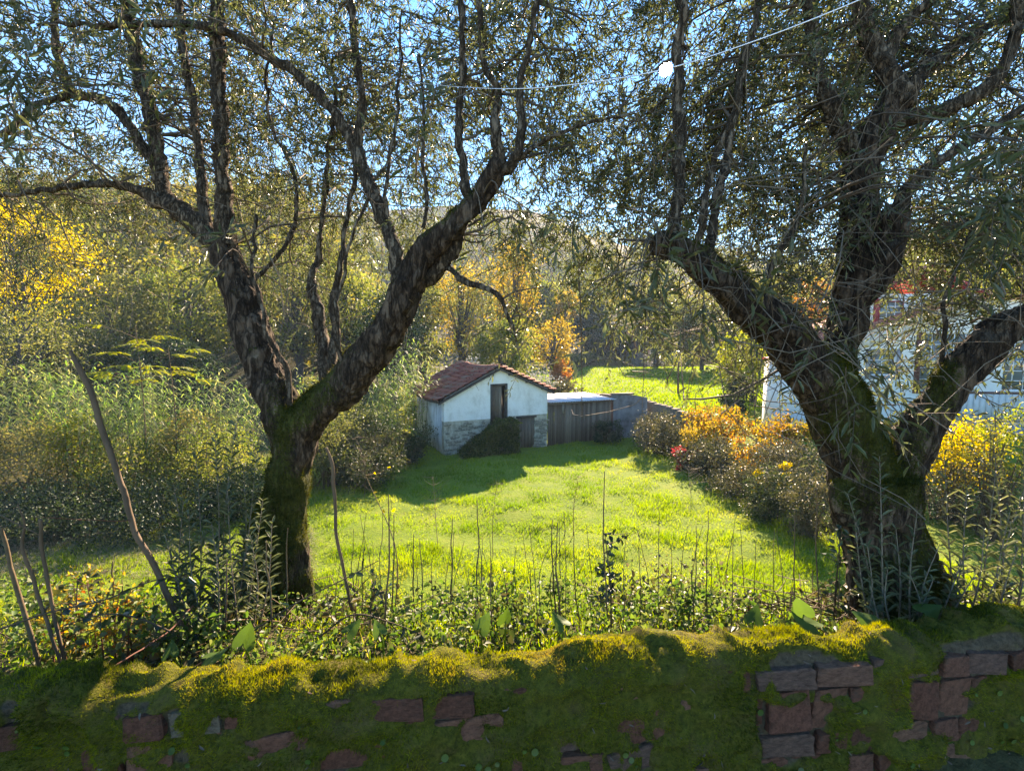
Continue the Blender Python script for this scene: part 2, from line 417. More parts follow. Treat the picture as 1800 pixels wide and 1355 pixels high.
# taller grey-green tufts dotted over the meadow
tg = Geo()
for i in range(46):
    px, py = rng.uniform(560, 1500), rng.uniform(850, 1035)
    c = ground_pt(px, py); nn = 130; s = rng.uniform(.12, .42)
    q = c[:2] + rng.normal(size=(nn, 2)) * s * np.array([1, .7])
    B = np.c_[q, G(q[:, 0], q[:, 1])]
    strips(tg, B, np.array([0, 0, 1.0]) + rng.normal(size=(nn, 3)) * .35, rng.uniform(.12, .3, nn), .014, .35, rng.random(nn) * .6, 2)
tag(obj("tall_grass", tg, M['grass'], kind="stuff"), "taller darker grass tufts dotted across the sunny meadow", "grass")

# ------------------------------------------------------------------ the mossy brick wall along the road
WT = EYE - 1.10
A0 = at_z(0, 1238, WT); A1 = at_z(1800, 1112, WT)
WX = nrm(A1 - A0); WY = np.array([-WX[1], WX[0], 0]); WO = A0.copy()      # along, into, origin at the front top edge
WLEN = float(np.linalg.norm(A1 - A0))
wall = thing("brick_wall", "low moss-covered brick wall with rounded mossy top along the road", "wall", tuple(WO - np.array([0, 0, .62])))
WB = np.array(wall.location)
def wpt(s, d, h):               # s along, d into the wall, h above its top -> local to the wall's Empty
    s, d, h = np.broadcast_arrays(np.asarray(s, float), d, h)
    return WO - WB + s[..., None] * WX + d[..., None] * WY + h[..., None] * np.array([0, 0, 1.0])
def wall_sh(px, py):            # pixel -> (s, h) on the wall's front face
    d = ray(px, py); o = np.array([0, 0, EYE]) - WO
    t = -(o @ WY) / (d @ WY); p = o + d * t
    return float(p @ WX), float(p[2])
bare = []
for a in ((195,1255,330,1300),(205,1318,340,1350),(772,1208,826,1258),(0,1262,112,1300),(1334,1236,1458,1330),(1362,1170,1514,1216),(1664,1136,1800,1194),
          (1596,1204,1694,1282),(978,1308,1034,1345),(1118,1298,1152,1355),(560,1325,640,1355),(1500,1325,1560,1355),(660,1225,710,1250),(820,1262,850,1290)):
    s0, h1 = wall_sh(a[0], a[1]); s1, h0 = wall_sh(a[2], a[3]); bare.append((s0, s1, h0, h1))
prof = [(0, -.66), (0, -.055)] + [(.055 - .055 * math.cos(t), -.055 + .055 * math.sin(t)) for t in np.linspace(.2, 1.57, 6)] + [(.115, 0)] + [(.115 + .055 * math.sin(t), -.055 + .055 * math.cos(t)) for t in np.linspace(.2, 1.57, 6)] + [(.17, -.45)]
prof = np.array(prof) - [0, .035]; cum = np.r_[0, np.cumsum(np.linalg.norm(np.diff(prof, axis=0), axis=1))]
def profile(q):
    d = np.interp(q, cum, prof[:, 0]); h = np.interp(q, cum, prof[:, 1])
    e = .004; d1 = np.interp(q + e, cum, prof[:, 0]); h1 = np.interp(q + e, cum, prof[:, 1]); d0 = np.interp(q - e, cum, prof[:, 0]); h0 = np.interp(q - e, cum, prof[:, 1])
    td, th = d1 - d0, h1 - h0; l = np.hypot(td, th) + 1e-9
    return d, h, -th / l, td / l                 # position and outward normal (in d,h)
def crest(s): return .024 * vnoise(np.stack([s * 2.0, 0 * s, 0 * s], -1), 51) + .020 * vnoise(np.stack([s * 6, 0 * s, 0 * s], -1), 52)
def moss_amount(s, q):
    d, h, nd, nh = profile(q)
    P = np.stack([s, q, 0 * s], -1)
    m_ = .84 + .6 * fbm(P * 4.5, 61) + .75 * fbm(P * 12, 66) + .25 * smooth(-.15, 0, h)
    edge = .014 * vnoise(P * 40, 68) + .035 * vnoise(P * 12, 69)
    for (s0, s1, h0, h1) in bare:
        k = smooth(s0 - .01, s0 + .025, s + edge) * smooth(s1 + .01, s1 - .025, s + edge) * smooth(h0 - .01, h0 + .025, h + edge) * smooth(h1 + .01, h1 - .025, h - edge) * (d < .03)
        m_ = m_ - 1.15 * k
    return m_
def moss_surface(s, q, extra=0.0):
    d, h, nd, nh = profile(q); a = moss_amount(s, q)
    P = np.stack([s, q, 0 * s], -1)
    off = -.010 + .020 * smooth(.05, .75, a) + .026 * smooth(.3, 1.2, a) * np.clip(1.25 - 2.4 * np.abs(vnoise(P * 9, 71)) + .5 * vnoise(P * 4, 72), 0, 1.8) + .012 * fbm(P * 26, 74) + extra
    return wpt(s, d + nd * off, h + nh * off + crest(s) * smooth(-.3, -.05, h)), nd, nh, a
sv = np.arange(-2.2, WLEN + 2.2, .0125); qv = np.arange(0.0, cum[-1] - .02, .0115)
S_, Q_ = np.meshgrid(sv, qv)
Pm, nd, nh, am = moss_surface(S_, Q_)
gm = Geo(); ii = np.arange(S_.size).reshape(S_.shape)
gm.add(Pm, np.stack([ii[:-1, :-1], ii[:-1, 1:], ii[1:, 1:], ii[1:, :-1]], -1).reshape(-1, 4), np.clip(am.ravel() * .6, 0, 1))
m, nt, b, out = new_mat("moss_bed")
f = noise(nt, 55, 7, .75); f2 = noise(nt, 9, 4, .6)
mo = ramp(nt, [(.3, (.03, .03, .01)), (.5, (.10, .10, .016)), (.72, (.2, .17, .03))], f)
mo = mix(nt, ramp(nt, [(.5, (0, 0, 0)), (.7, (.6, .6, .6))], f2), mo, (.15, .10, .045))
er = ramp(nt, [(.3, (.05, .036, .024)), (.6, (.16, .115, .075))], f)
mk = ramp(nt, [(.10, (0, 0, 0)), (.26, (1, 1, 1))], attr(nt, "rnd").outputs["Fac"])
nt.links.new(mix(nt, mk, er, mo), b.inputs["Base Color"]); b.inputs["Roughness"].default_value = .95; b.inputs["Specular IOR Level"].default_value = .1
bump(nt, b, f, 1.0, .02)
obj("moss_bed", gm.mesh("moss_bed", True), m, wall, kind="stuff")
gb = Geo(); n = 300000
s = rng.uniform(-1.7, WLEN + 1.7, n); q = rng.uniform(.12, cum[-1] - .3, n)
q = np.where(rng.random(n) < .35, rng.uniform(.5, cum[-1] - .35, n), q)
a = moss_amount(s, q); k = rng.random(n) < smooth(.15, .6, a); s, q = s[k], q[k]
Pm, nd, nh, a = moss_surface(s, q, -.002); n = len(s)
N = nd[:, None] * WY + nh[:, None] * np.array([0, 0, 1.0])
P3 = np.stack([s, q, 0 * s], -1)
D = N + rng.normal(size=(n, 3)) * .55 + np.array([0, 0, .25])
blades(gb, Pm, D, (.005 + .012 * rng.random(n)) * (1 + .8 * vnoise(P3 * 9, 77)), .0028, np.clip(.34 + .55 * fbm(P3 * 4, 78) + .25 * fbm(P3 * 15, 79) + .14 * rng.normal(size=n), 0, 1))
obj("moss", gb, M['moss'], wall, kind="stuff")

# bricks: a few meshes shared by all
def brick_mesh(name, seed):
    bm = bmesh.new(); bmesh.ops.create_cube(bm, size=1.0)
    bmesh.ops.bevel(bm, geom=list(bm.edges), offset=.05, segments=1, affect='EDGES')
    g2 = np.random.default_rng(seed)
    for v in bm.verts: v.co += Vector(g2.normal(size=3) * .035)
    me = bpy.data.meshes.new(name); bm.to_mesh(me); bm.free()
    me.attributes.new("rnd", 'FLOAT', 'POINT').data.foreach_set("value", np.full(len(me.vertices), g2.random(), np.float32))
    return me
def red_brick_mat():
    m, nt, b, out = new_mat("red_brick")
    oi = node(nt, "ShaderNodeObjectInfo")
    f = noise(nt, 7, 10, .8, co="Object"); f2 = noise(nt, 3.0, 5, .65)
    c = ramp(nt, [(.0, (.24, .10, .065)), (.35, (.34, .13, .085)), (.7, (.44, .20, .13)), (1.0, (.30, .17, .13))], oi.outputs["Random"])
    g = ramp(nt, [(.32, (.25, .24, .23)), (.52, (.8, .8, .8)), (.72, (1.35, 1.3, 1.25))], f)
    c = mix(nt, 1.0, c, g, 'MULTIPLY')
    c = mix(nt, ramp(nt, [(.55, (0, 0, 0)), (.75, (.7, .7, .7))], f2), c, (.10, .085, .065))
    nt.links.new(c, b.inputs["Base Color"]); b.inputs["Roughness"].default_value = .92; b.inputs["Specular IOR Level"].default_value = .15
    bump(nt, b, f, .9, .05); return m
M['brick'] = red_brick_mat()
M['stone'] = simple_mat("pale_stone", (.09, .065, .045), (.24, .18, .125), 7, .9, .9, .05, c3=(.16, .115, .08))
bmesh_set = [brick_mesh("brick", i) for i in range(4)]
for me in bmesh_set: me.materials.append(M['brick'])
stone_set = [brick_mesh("stone", 40 + i) for i in range(3)]
for me in stone_set: me.materials.append(M['stone'])
WROT = math.atan2(WX[1], WX[0])
def lay(kind, s0, s1, h0, h1, proud, seed):
    me = (bmesh_set if kind == "brick" else stone_set)[seed % 3]
    o = bpy.data.objects.new(kind, me); COL.objects.link(o); o.parent = wall
    dp = .10
    c = wpt((s0 + s1) / 2, dp / 2 - proud, (h0 + h1) / 2)
    o.location = c; o.scale = (s1 - s0, dp, h1 - h0)
    g2 = np.random.default_rng(seed + 1000)
    o.rotation_euler = (g2.normal() * .05, g2.normal() * .03, WROT + g2.normal() * .05)
sid = 0
for (h1, hh) in ((-.068, .078), (-.160, .150), (-.325, .085), (-.425, .10), (-.54, .09)):
    s = -2.1
    while s < WLEN + 2.1:
        l = rng.uniform(.11, .25)
        cx, cyh = s + l / 2, h1 - hh / 2
        bump_out = .0
        for bi, (b0, b1, c0, c1) in enumerate(bare):
            if b0 < cx < b1 and c0 < cyh < c1: bump_out = .008
        kind = "stone" if rng.random() < .025 else "brick"
        lay(kind, s, s + l - .014, h1 - hh, h1, .004 + bump_out + rng.uniform(-.008, .010), sid); sid += 1
        s += l
gc = Geo(); nS = 40; ss = np.linspace(-2.2, WLEN + 2.2, nS)
pf = [(.02, -.7), (.02, -.085), (.06, -.06), (.11, -.06), (.15, -.085), (.15, -.7)]
V = np.array([wpt(s, d, h) for s in ss for d, h in pf]); k = len(pf); i2 = np.arange(nS - 1)[:, None] * k
gc.add(V, np.concatenate([i2 + [j, j + k, j + k + 1, j + 1] for j in range(k - 1)]))
obj("wall_core", gc, simple_mat("old_mortar", (.05, .042, .035), (.14, .12, .10), 30, .95, .8, .02), wall)

# ------------------------------------------------------------------ the old barn
BX, BY, BZ = -3.42, 24.0, float(G(-1.5, 24.5)) - .05
barn = thing("barn", "small whitewashed stone barn with red tiled gable roof in the meadow", "barn", (BX, BY, BZ), R(24))
BW, BL = 5.86, 6.0
APX, APZ, EL, ER = 2.98, 4.42, 2.98, 3.22
def roof_z(x): return np.where(x < APX, EL + (APZ - EL) * x / APX, ER + (APZ - ER) * (BW - x) / (BW - APX))
m, nt, b, out = new_mat("white_plaster")
f = noise(nt, 2.2, 7, .7); f2 = noise(nt, 18, 6, .7); f3 = noise(nt, 1.1, 6, .65, stretch=(1.6, 1.6, .6))
c = ramp(nt, [(.25, (.66, .59, .50)), (.5, (.84, .79, .71)), (.75, (.88, .84, .78))], f)
c = mix(nt, ramp(nt, [(.52, (0, 0, 0)), (.75, (.6, .6, .6))], f3), c, (.44, .38, .28))
c = mix(nt, ramp(nt, [(.62, (0, 0, 0)), (.7, (.5, .5, .5))], f2), c, (.5, .47, .42))
nt.links.new(c, b.inputs["Base Color"]); b.inputs["Roughness"].default_value = .9; b.inputs["Specular IOR Level"].default_value = .15
bump(nt, b, f2, .35, .02); M['plaster'] = m
M['limewash'] = simple_mat("worn_limewash", (.20, .16, .11), (.46, .39, .29), 3.2, .95, .8, .05, c3=(.62, .55, .43))
M['sidewash'] = simple_mat("stained_whitewash", (.26, .24, .21), (.58, .56, .53), 2.0, .95, .5, .03, c3=(.70, .69, .67), stretch=(1, 1, .5))
M['oldwood'] = attr_mat("grey_wood", [(.13, .086, .058), (.21, .145, .10), (.30, .22, .155)], .85, 9, .5, .01, .5, stretch=(6, 6, .5))
M['beam'] = attr_mat("weathered_beam", [(.07, .06, .05), (.12, .10, .085)], .85, 10, .4, .01)
M['tile'] = attr_mat("clay_tile", [(.22, .05, .035), (.36, .095, .06), (.44, .145, .095), (.25, .075, .05), (.30, .16, .11)], .85, 6, .4, .01, .45)

def holed_wall(name, outer, holes, y0, y1, mat, parent):
    bm = bmesh.new(); edges = []
    for loop in [outer] + holes:
        vs_ = [bm.verts.new((x, y0, z)) for x, z in loop]
        edges += [bm.edges.new((vs_[i], vs_[(i + 1) % len(vs_)])) for i in range(len(vs_))]
    bmesh.ops.triangle_fill(bm, use_beauty=True, use_dissolve=False, edges=edges)
    r = bmesh.ops.extrude_face_region(bm, geom=list(bm.faces))
    bmesh.ops.translate(bm, verts=[v for v in r["geom"] if isinstance(v, bmesh.types.BMVert)], vec=(0, y1 - y0, 0))
    bmesh.ops.recalc_face_normals(bm, faces=bm.faces)
    me = bpy.data.meshes.new(name); bm.to_mesh(me); bm.free()
    return obj(name, me, mat, parent)
UD = (2.50, 3.46, 1.42, 3.56); LD = (4.06, 5.10, -.1, 1.66)
def rect(a): return [(a[0], a[2]), (a[1], a[2]), (a[1], a[3]), (a[0], a[3])]
# stone base and upper plaster, which stands slightly proud
holed_wall("base_wall", [(0, -.3), (LD[0], -.3), (LD[0], LD[3]), (LD[1], LD[3]), (LD[1], -.3), (BW, -.3), (BW, 1.80), (UD[1], 1.80), (UD[1], UD[2]), (UD[0], UD[2]), (UD[0], 1.74), (0, 1.74)], [], 0.0, .4, M['limewash'], barn)
holed_wall("plaster", [(0, 1.742), (UD[0], 1.742), (UD[0], UD[3]), (UD[1], UD[3]), (UD[1], 1.802), (BW, 1.802), (BW, ER - .02), (APX, APZ - .02), (0, EL - .02)], [], -.03, .4, M['plaster'], barn)
g = Geo(); box(g, (-.0, .402, -.3), (.36, BL, EL - .03)); obj("side_wall", g, M['sidewash'], barn)
g = Geo(); box(g, (BW - .36, .402, -.3), (BW, BL, ER - .03)); obj("side_wall", g, M['sidewash'], barn)
g = Geo(); prism(g, [(.37, -.3), (BW - .37, -.3), (BW - .37, ER - .2), (APX, APZ - .06), (.37, EL - .2)], BL - .4, BL - .01); obj("back_wall", g, M['sidewash'], barn)
M['rubble'] = simple_mat("limewashed_rubble", (.10, .08, .055), (.30, .25, .18), 3, .95, .9, .05, c3=(.52, .45, .34))
rub = []
for i in range(5):
    bm = bmesh.new(); bmesh.ops.create_icosphere(bm, subdivisions=2, radius=.5)
    g2 = np.random.default_rng(900 + i)
    for v in bm.verts:
        c_ = np.sign(np.array(v.co)) * np.abs(np.array(v.co) * 2) ** .6 * .5; v.co = Vector(c_ * (1 + .18 * float(vnoise(np.array(v.co) * 3 + i * 7, 5))))
    me = bpy.data.meshes.new("rubble_stone"); bm.to_mesh(me); bm.free(); me.materials.append(M['rubble']); rub.append(me)
for i in range(90):
    rt = i % 5 < 2
    x = rng.uniform(5.2, 5.8) if rt else rng.uniform(.1, 2.45); z = rng.uniform(-.05, 1.6)
    if rt or x < 2.4:
        o = bpy.data.objects.new("rubble_stone", rub[int(rng.integers(5))]); COL.objects.link(o); o.parent = barn
        o.location = (x, .02 + .03 * rng.random(), z); o.scale = (rng.uniform(.18, .5), .17, rng.uniform(.08, .2)); o.rotation_euler = (0, rng.normal() * .1, 0)
# roof: sagging deck, clay tiles one by one on the slope in view
def sag(y): return -.16 * np.sin(np.clip((y + .3) / (BL + .6), 0, 1) * math.pi)
OV = .34
roof = obj("roof", (lambda g: (g.add(np.array([[x, yy, float(z) + float(sag(yy)) - dz] for yy in np.linspace(-.28, BL + .28, 9) for (x, z, dz) in ((-OV, EL - OV * (APZ - EL) / APX, .0), (APX, APZ + .06, .0), (BW + OV, ER - OV * (APZ - ER) / (BW - APX), .0), (BW + OV, ER - OV * (APZ - ER) / (BW - APX), .09), (APX, APZ + .06, .1), (-OV, EL - OV * (APZ - EL) / APX, .09))]),
    np.concatenate([np.arange(8)[:, None] * 6 + [j, (j + 1) % 6, (j + 1) % 6 + 6, j + 6] for j in range(6)] + [np.array([[0, 3, 2, 1], [0, 5, 4, 3]][0:0]).reshape(0, 4)])), g)[1])(Geo()), M['beam'], barn)
def tile_mesh():
    g = Geo(); w, l = .265, .46
    xs2 = np.linspace(0, w, 7); zz = np.array([.0, .035, .045, .02, .0, .0, .018]); rows = []
    for yy in (0, l):
        rows += [[x, yy, z + .10 * (1 - yy / l)] for x, z in zip(xs2, zz)]
    rows += [[x, 0, z + .005] for x, z in zip(xs2, zz)]
    V = np.array(rows); f = [[j, j + 1, j + 8, j + 7] for j in range(6)] + [[j + 14, j + 15, j + 1, j] for j in range(6)]
    g.add(V, f, .5); return g
tile_var = []
for i in range(6):
    g = tile_mesh(); g.A = [np.full(len(g.V[0]), i / 5)]
    me = g.mesh("roof_tile"); me.materials.append(M['tile']); tile_var.append(me)
slL = math.hypot(APX + OV, APZ + .06 - (EL - OV * (APZ - EL) / APX)); angL = math.atan2(APZ + .06 - (EL - OV * (APZ - EL) / APX), APX + OV)
rows_n = 10; stp = slL / rows_n
for r_ in range(rows_n):
    for c_ in range(25):
        yy = -.30 + c_ * .264
        o = bpy.data.objects.new("roof_tile", tile_var[int(rng.integers(6))]); COL.objects.link(o); o.parent = roof
        u = r_ * stp
        x = -OV - .03 + u * math.cos(angL); z = EL - OV * (APZ - EL) / APX + u * math.sin(angL) + float(sag(yy + .13)) + .012
        Mx = Matrix(((0, math.cos(angL), -math.sin(angL)), (-1, 0, 0), (0, math.sin(angL), math.cos(angL)))).to_4x4()
        o.matrix_local = Matrix.Translation((x, yy + .264 + rng.normal() * .006, z + rng.normal() * .006)) @ Mx @ Matrix.Rotation(rng.normal() * .015, 4, 'Z')
g = Geo()          # tiles of the far slope, hidden from the road
slR = math.hypot(BW + OV - APX, APZ + .06 - (ER - OV * (APZ - ER) / (BW - APX))); angR = math.atan2(APZ + .06 - (ER - OV * (APZ - ER) / (BW - APX)), BW + OV - APX)
tm = tile_mesh()
for r_ in range(10):
    for c_ in range(25):
        yy = -.30 + c_ * .264; u = r_ * slR / 10
        V = tm.V[0]; Xl = BW + OV + .03 - u * math.cos(angR) - V[:, 1] * math.cos(angR) + V[:, 2] * math.sin(angR)
        Zl = ER - OV * (APZ - ER) / (BW - APX) + .012 + u * math.sin(angR) + V[:, 1] * math.sin(angR) + V[:, 2] * math.cos(angR) + sag(yy)
        g.add(np.c_[Xl, yy + V[:, 0], Zl], tm.Q[0], rng.random()); 
obj("tile_slope", g, M['tile'], roof, kind="stuff")
for c_ in range(15):
    yy = -.32 + c_ * .44; g = Geo()
    an = np.linspace(-.2, math.pi + .2, 8)
    V = np.array([[APX + .12 * math.cos(t), yy + k * .47, APZ + .07 + .09 * math.sin(t) + float(sag(yy)) + .015 * (1 - k)] for k in (0, 1) for t in an])
    g.add(V, [[j, j + 1, j + 9, j + 8] for j in range(7)], rng.random()); obj("ridge_tile", g, M['tile'], roof)
def slope_beam(x0, z0, x1, z1, y0, y1, t, name):
    g = Geo(); prism(g, [(x0, z0 - t), (x1, z1 - t), (x1, z1), (x0, z0)], y0, y1, .3); obj(name, g, M['beam'], roof)
zl = EL - OV * (APZ - EL) / APX; zr = ER - OV * (APZ - ER) / (BW - APX)
slope_beam(-OV + .02, zl - .08, APX - .002, APZ - .03, -.26, -.16, .11, "barge_board")
slope_beam(APX + .002, APZ - .03, BW + OV - .02, zr - .08, -.26, -.16, .11, "barge_board")
for t in (.12, .45, .8):
    for sgn in (0, 1):
        x = APX * t if sgn == 0 else BW - (BW - APX) * t
        z = float(roof_z(np.array(x))) - .10
        g = Geo(); box(g, (x - .05, -.155, z - .10), (x + .05, .3, z)); obj("purlin_end", g, M['beam'], roof)
# doors
ud = obj("upper_door_frame", (lambda g: (box(g, (UD[0], -.06, UD[2]), (UD[0] + .1, .1, UD[3])), box(g, (UD[1] - .1, -.06, UD[2]), (UD[1], .1, UD[3])), box(g, (UD[0] + .1, -.06, UD[3] - .1), (UD[1] - .1, .1, UD[3])), g)[3])(Geo()), M['beam'], barn)
for i, (x0, x1) in enumerate(((2.61, 2.80), (2.81, 3.0), (3.01, 3.17))):
    g = Geo(); box(g, (x0, .06, UD[2] + (.12 if i == 1 else .03)), (x1, .10, UD[3] - .12), .2 + .3 * i); obj("plank", g, M['oldwood'], ud, label="grey door plank")
ld = obj("lower_door_frame", (lambda g: (box(g, (LD[0] - .08, -.04, LD[3]), (LD[1] + .1, .12, LD[3] + .11)), g)[1])(Geo()), M['beam'], barn)
for i in range(5):
    x0 = LD[0] + .01 + i * .205
    g = Geo(); box(g, (x0, .04, LD[2]), (x0 + .195, .08, LD[3] - .01), .35 + .4 * rng.random()); obj("plank", g, M['oldwood'], ld)
g = Geo(); box(g, (LD[0], .082, .35), (LD[1], .11, .5)); obj("ledge", g, M['oldwood'], ld)
# overgrown stone steps climbing to the upper door
M['creeper'] = leaf_mat("creeper_leaf", [(.045,.065,.018), (.08,.10,.025), (.13,.145,.028), (.18,.15,.05)], .35, .55, .25)
st = thing("stone_steps", "mossy overgrown stone steps rising to the barn's upper door", "steps", (BX, BY, BZ), R(24))
for i in range(7):
    t = i / 6; x0 = .95 + i * .28; top = .12 + .20 * i
    nst = 1 + int(top / .28)
    for j in range(nst):
        for dpt in range(2):
            o = bpy.data.objects.new("stone", stone_set[int(rng.integers(3))]); COL.objects.link(o); o.parent = st
            hh = top / nst; o.location = (x0 + rng.normal() * .02, -.32 - .42 * dpt, hh * (j + .5) - .02); o.scale = (.31, .43, hh * 1.02); o.rotation_euler = (0, 0, rng.normal() * .07)
for j in range(5):
    for c_ in range(4):
        o = bpy.data.objects.new("stone", stone_set[int(rng.integers(3))]); COL.objects.link(o); o.parent = st
        o.location = (2.80 + c_ * .30 + (j % 2) * .06, -.36, .12 + j * .27); o.scale = (.36, .8, .27); o.rotation_euler = (0, 0, rng.normal() * .05)
g = Geo(); n = 15000
x = rng.uniform(.6, 3.7, n); dd = rng.uniform(-1.05, -.02, n)
top = np.clip((x - .8) * .72, 0, 1.42) + .12; front = rng.random(n) < .62
z = np.where(front, rng.random(n) * top, top); dd = np.where(front, -.82 - .25 * rng.random(n) * (1 - z / 1.6), dd)
mound = .16 * (1 + fbm(np.stack([x, z, dd], -1) * 2.2, 86)); z = z + .05 * rng.normal(size=n) + np.where(front, 0, mound * rng.random(n)); dd = dd - np.where(front, mound, 0)
keep = rng.random(n) < np.clip(.6 + 1.1 * fbm(np.stack([x, z, dd], -1) * 3, 88), .05, 1)
B = np.stack([x, dd, z], -1)[keep]; n = len(B)
leaves(g, B, rand_dir(n) + np.array([0, -.6, .2]), rand_dir(n) + np.array([0, 0, .6]), .07 + .10 * rng.random(n), .05 + .05 * rng.random(n), np.clip(.45 + .5 * fbm(B * 2.5, 89) + .3 * rng.normal(size=n), 0, 1))
obj("creeper", g, M['creeper'], st, kind="stuff")

g = Geo(); n = 5000
x = rng.uniform(1.3, 3.95, n); z = np.clip((x - .8) * .72, 0, 1.42) + .10 + .03 * rng.random(n)
blades(g, np.stack([x, rng.uniform(-.95, -.05, n), z], -1), rand_dir(n) * .6 + np.array([0, 0, 1.]), .07, .02, rng.random(n)); obj("moss", g, M['moss'], st, kind="stuff")

# ------------------------------------------------------------------ plank shed beside the barn
shed = thing("plank_shed", "lean-to shed of upright grey planks under a pale sheet metal roof", "shed", (BX + (BW + .02) * math.cos(R(24)), BY + (BW + .02) * math.sin(R(24)), BZ), R(27))
SLn = 4.35; x = 0.02; i = 0
while x < SLn:
    w = rng.uniform(.11, .17); g = Geo(); zt = 2.40 - .02 * x + rng.normal() * .02
    box(g, (x, -.012 * rng.random() - .01, -.25 + .05 * rng.random()), (x + w - .012, .025, zt), rng.random() * .9)
    o = obj("plank", g, M['oldwood'], shed); o.rotation_euler = (0, rng.normal() * .004, 0); x += w
g = Geo(); box(g, (.0, .04, -.2), (SLn, .09, .1)); box(g, (0, .04, 1.9), (SLn, .09, 2.02)); obj("rail", g, M['oldwood'], shed)
g = Geo(); box(g, (SLn - .1, .1, -.3), (SLn, 3.0, 2.3)); obj("side_wall", g, M['oldwood'], shed)
g = Geo(); box(g, (.93, -.075, 1.75), (1.06, -.035, 2.36), .95); obj("batten", g, simple_mat("pale_wood", (.2, .17, .14), (.3, .26, .21), 12, .8), shed)
g = Geo(); box(g, (2.12, -.07, -.1), (2.2, -.035, 2.3), .6); obj("batten", g, M['oldwood'], shed)
M['tin'] = simple_mat("pale_sheet_metal", (.45, .45, .46), (.62, .62, .63), 6, .45, .1, .005, .5, metal=.35)
nsh = 5
for i in range(nsh):
    g = Geo(); x0 = -.05 + i * .93; k = 29; xs2 = np.linspace(0, .97, k); zw = .018 * np.sin(xs2 * 2 * math.pi / .17 * 1.0) + .004 * i
    V = np.array([[x0 + a, yy, 2.455 - .02 * (x0 + a) + zz + .03 * yy + dz] for dz in (0, -.006) for yy in (-.25, 3.1) for a, zz in zip(xs2, zw)])
    f = [[j, j + 1, j + k + 1, j + k] for j in range(k - 1)] + [[2 * k + j, 3 * k + j, 3 * k + j + 1, 2 * k + j + 1] for j in range(k - 1)] + [[j + 1, j, 2 * k + j, 2 * k + j + 1] for j in range(k - 1)]
    g.add(V, f); obj("roof_sheet", g, M['tin'], shed)
g = Geo(); box(g, (0, -.16, 2.28), (SLn, -.08, 2.385)); obj("eaves_beam", g, M['oldwood'], shed)

# grey rendered wall right of the shed, and the dark field wall behind
p0 = at(1077, 780, 28.5); p1 = at(1136, 780, 29.2)
gw = thing("rendered_wall", "grey cement rendered wall stub right of the plank shed", "wall", (p0[0], 28.5, BZ), math.atan2(.7, p1[0] - p0[0]))
WL2 = float(np.hypot(p1[0] - p0[0], .7))
g = Geo(); prism(g, [(0, -.3), (WL2, -.3), (WL2, 2.35), (WL2 * .6, 2.55), (0, 2.6)], 0, .3); obj("render_coat", g, simple_mat("grey_render", (.07, .062, .055), (.18, .17, .165), 1.6, .95, .5, .03, c3=(.26, .25, .24)), gw)
g = Geo(); box(g, (-.05, -.05, 2.602), (WL2 * .6, .35, 2.68)); obj("coping", g, M['stone'], gw)
fw = thing("field_wall", "low dry stone wall dropping from behind the shed toward the vines", "wall", (0, 0, 0))
pts = [at(1005, 691, 34.0), at(1060, 692, 32.5), at(1120, 700, 31), at(1180, 716, 29), at(1240, 736, 27)]
for i in range(4):
    a_, b_ = pts[i], pts[i + 1]; nst = int(np.linalg.norm(b_ - a_) / .5) + 1
    for k in range(nst):
        c = a_ + (b_ - a_) * (k + .5) / nst; gz = float(G(c[0], c[1]))
        dirr = math.atan2(b_[1] - a_[1], b_[0] - a_[0]); H = c[2] - gz; nr = max(1, int(H / .4))
        for j in range(nr):
            o = bpy.data.objects.new("stone", stone_set[int(rng.integers(3))]); COL.objects.link(o); o.parent = fw
            o.location = (c[0] + rng.normal() * .03, c[1], gz + H * (j + .5) / nr); o.scale = (.56, .4, H / nr * 1.05); o.rotation_euler = (0, rng.normal() * .05, dirr)

# ------------------------------------------------------------------ white house on the right
HY = 26.0
hx0 = at(1357, 700, HY)[0]
house = thing("white_house", "large white rendered house with red trimmed upper window behind right tree", "house", (hx0, HY, 1.2), R(-6))
M['white'] = simple_mat("white_render", (.70, .67, .62), (.84, .81, .76), 1.5, .9, .15, .01)
M['cladding'] = simple_mat("pale_cladding", (.56, .53, .48), (.70, .67, .62), 2, .8, .2, .01)
M['redpaint'] = simple_mat("red_paint", (.30, .03, .035), (.42, .05, .05), 9, .5, .1)
M['greystone'] = simple_mat("grey_surround", (.22, .22, .23), (.32, .32, .33), 9, .9, .2)
M['whitepaint'] = simple_mat("white_paint", (.7, .7, .7), (.8, .8, .8), 9, .5, .05)
M['brownpaint'] = simple_mat("brown_paint", (.10, .035, .03), (.16, .06, .05), 9, .6, .1)
m, nt, b, out = new_mat("window_glass"); b.inputs["Base Color"].default_value = (.16, .18, .17, 1); b.inputs["Roughness"].default_value = .08; b.inputs["Specular IOR Level"].default_value = .8; M['glass'] = m
def hpx(px, py):
    p = at(px, py, HY) - np.array(house.location); c, s = math.cos(R(6)), math.sin(R(6))
    d = ray(px, py); nrm_ = np.array([s * -1, -c, 0]); nrm_ = np.array([math.sin(R(-6)), -math.cos(R(-6)), 0])
    o = np.array([0, 0, EYE]) - np.array(house.location); t = -(o @ nrm_) / (d @ nrm_); q = o + d * t
    ax = np.array([math.cos(R(-6)), math.sin(R(-6)), 0]); return float(q @ ax), float(q[2])
xa, _ = hpx(1452, 700); _, za = hpx(1400, 633)
xr = 19.0; x1, z1 = hpx(1470, 600); x2, z2 = hpx(1700, 528)
g = Geo(); box(g, (0, .05, -.8), (xa - .002, 1.2, za)); obj("annex_wall", g, M['white'], house)
g = Geo(); box(g, (-.12, -.1, za + .002), (xa, 1.3, za + .12)); obj("annex_roof", g, M['redpaint'], house)
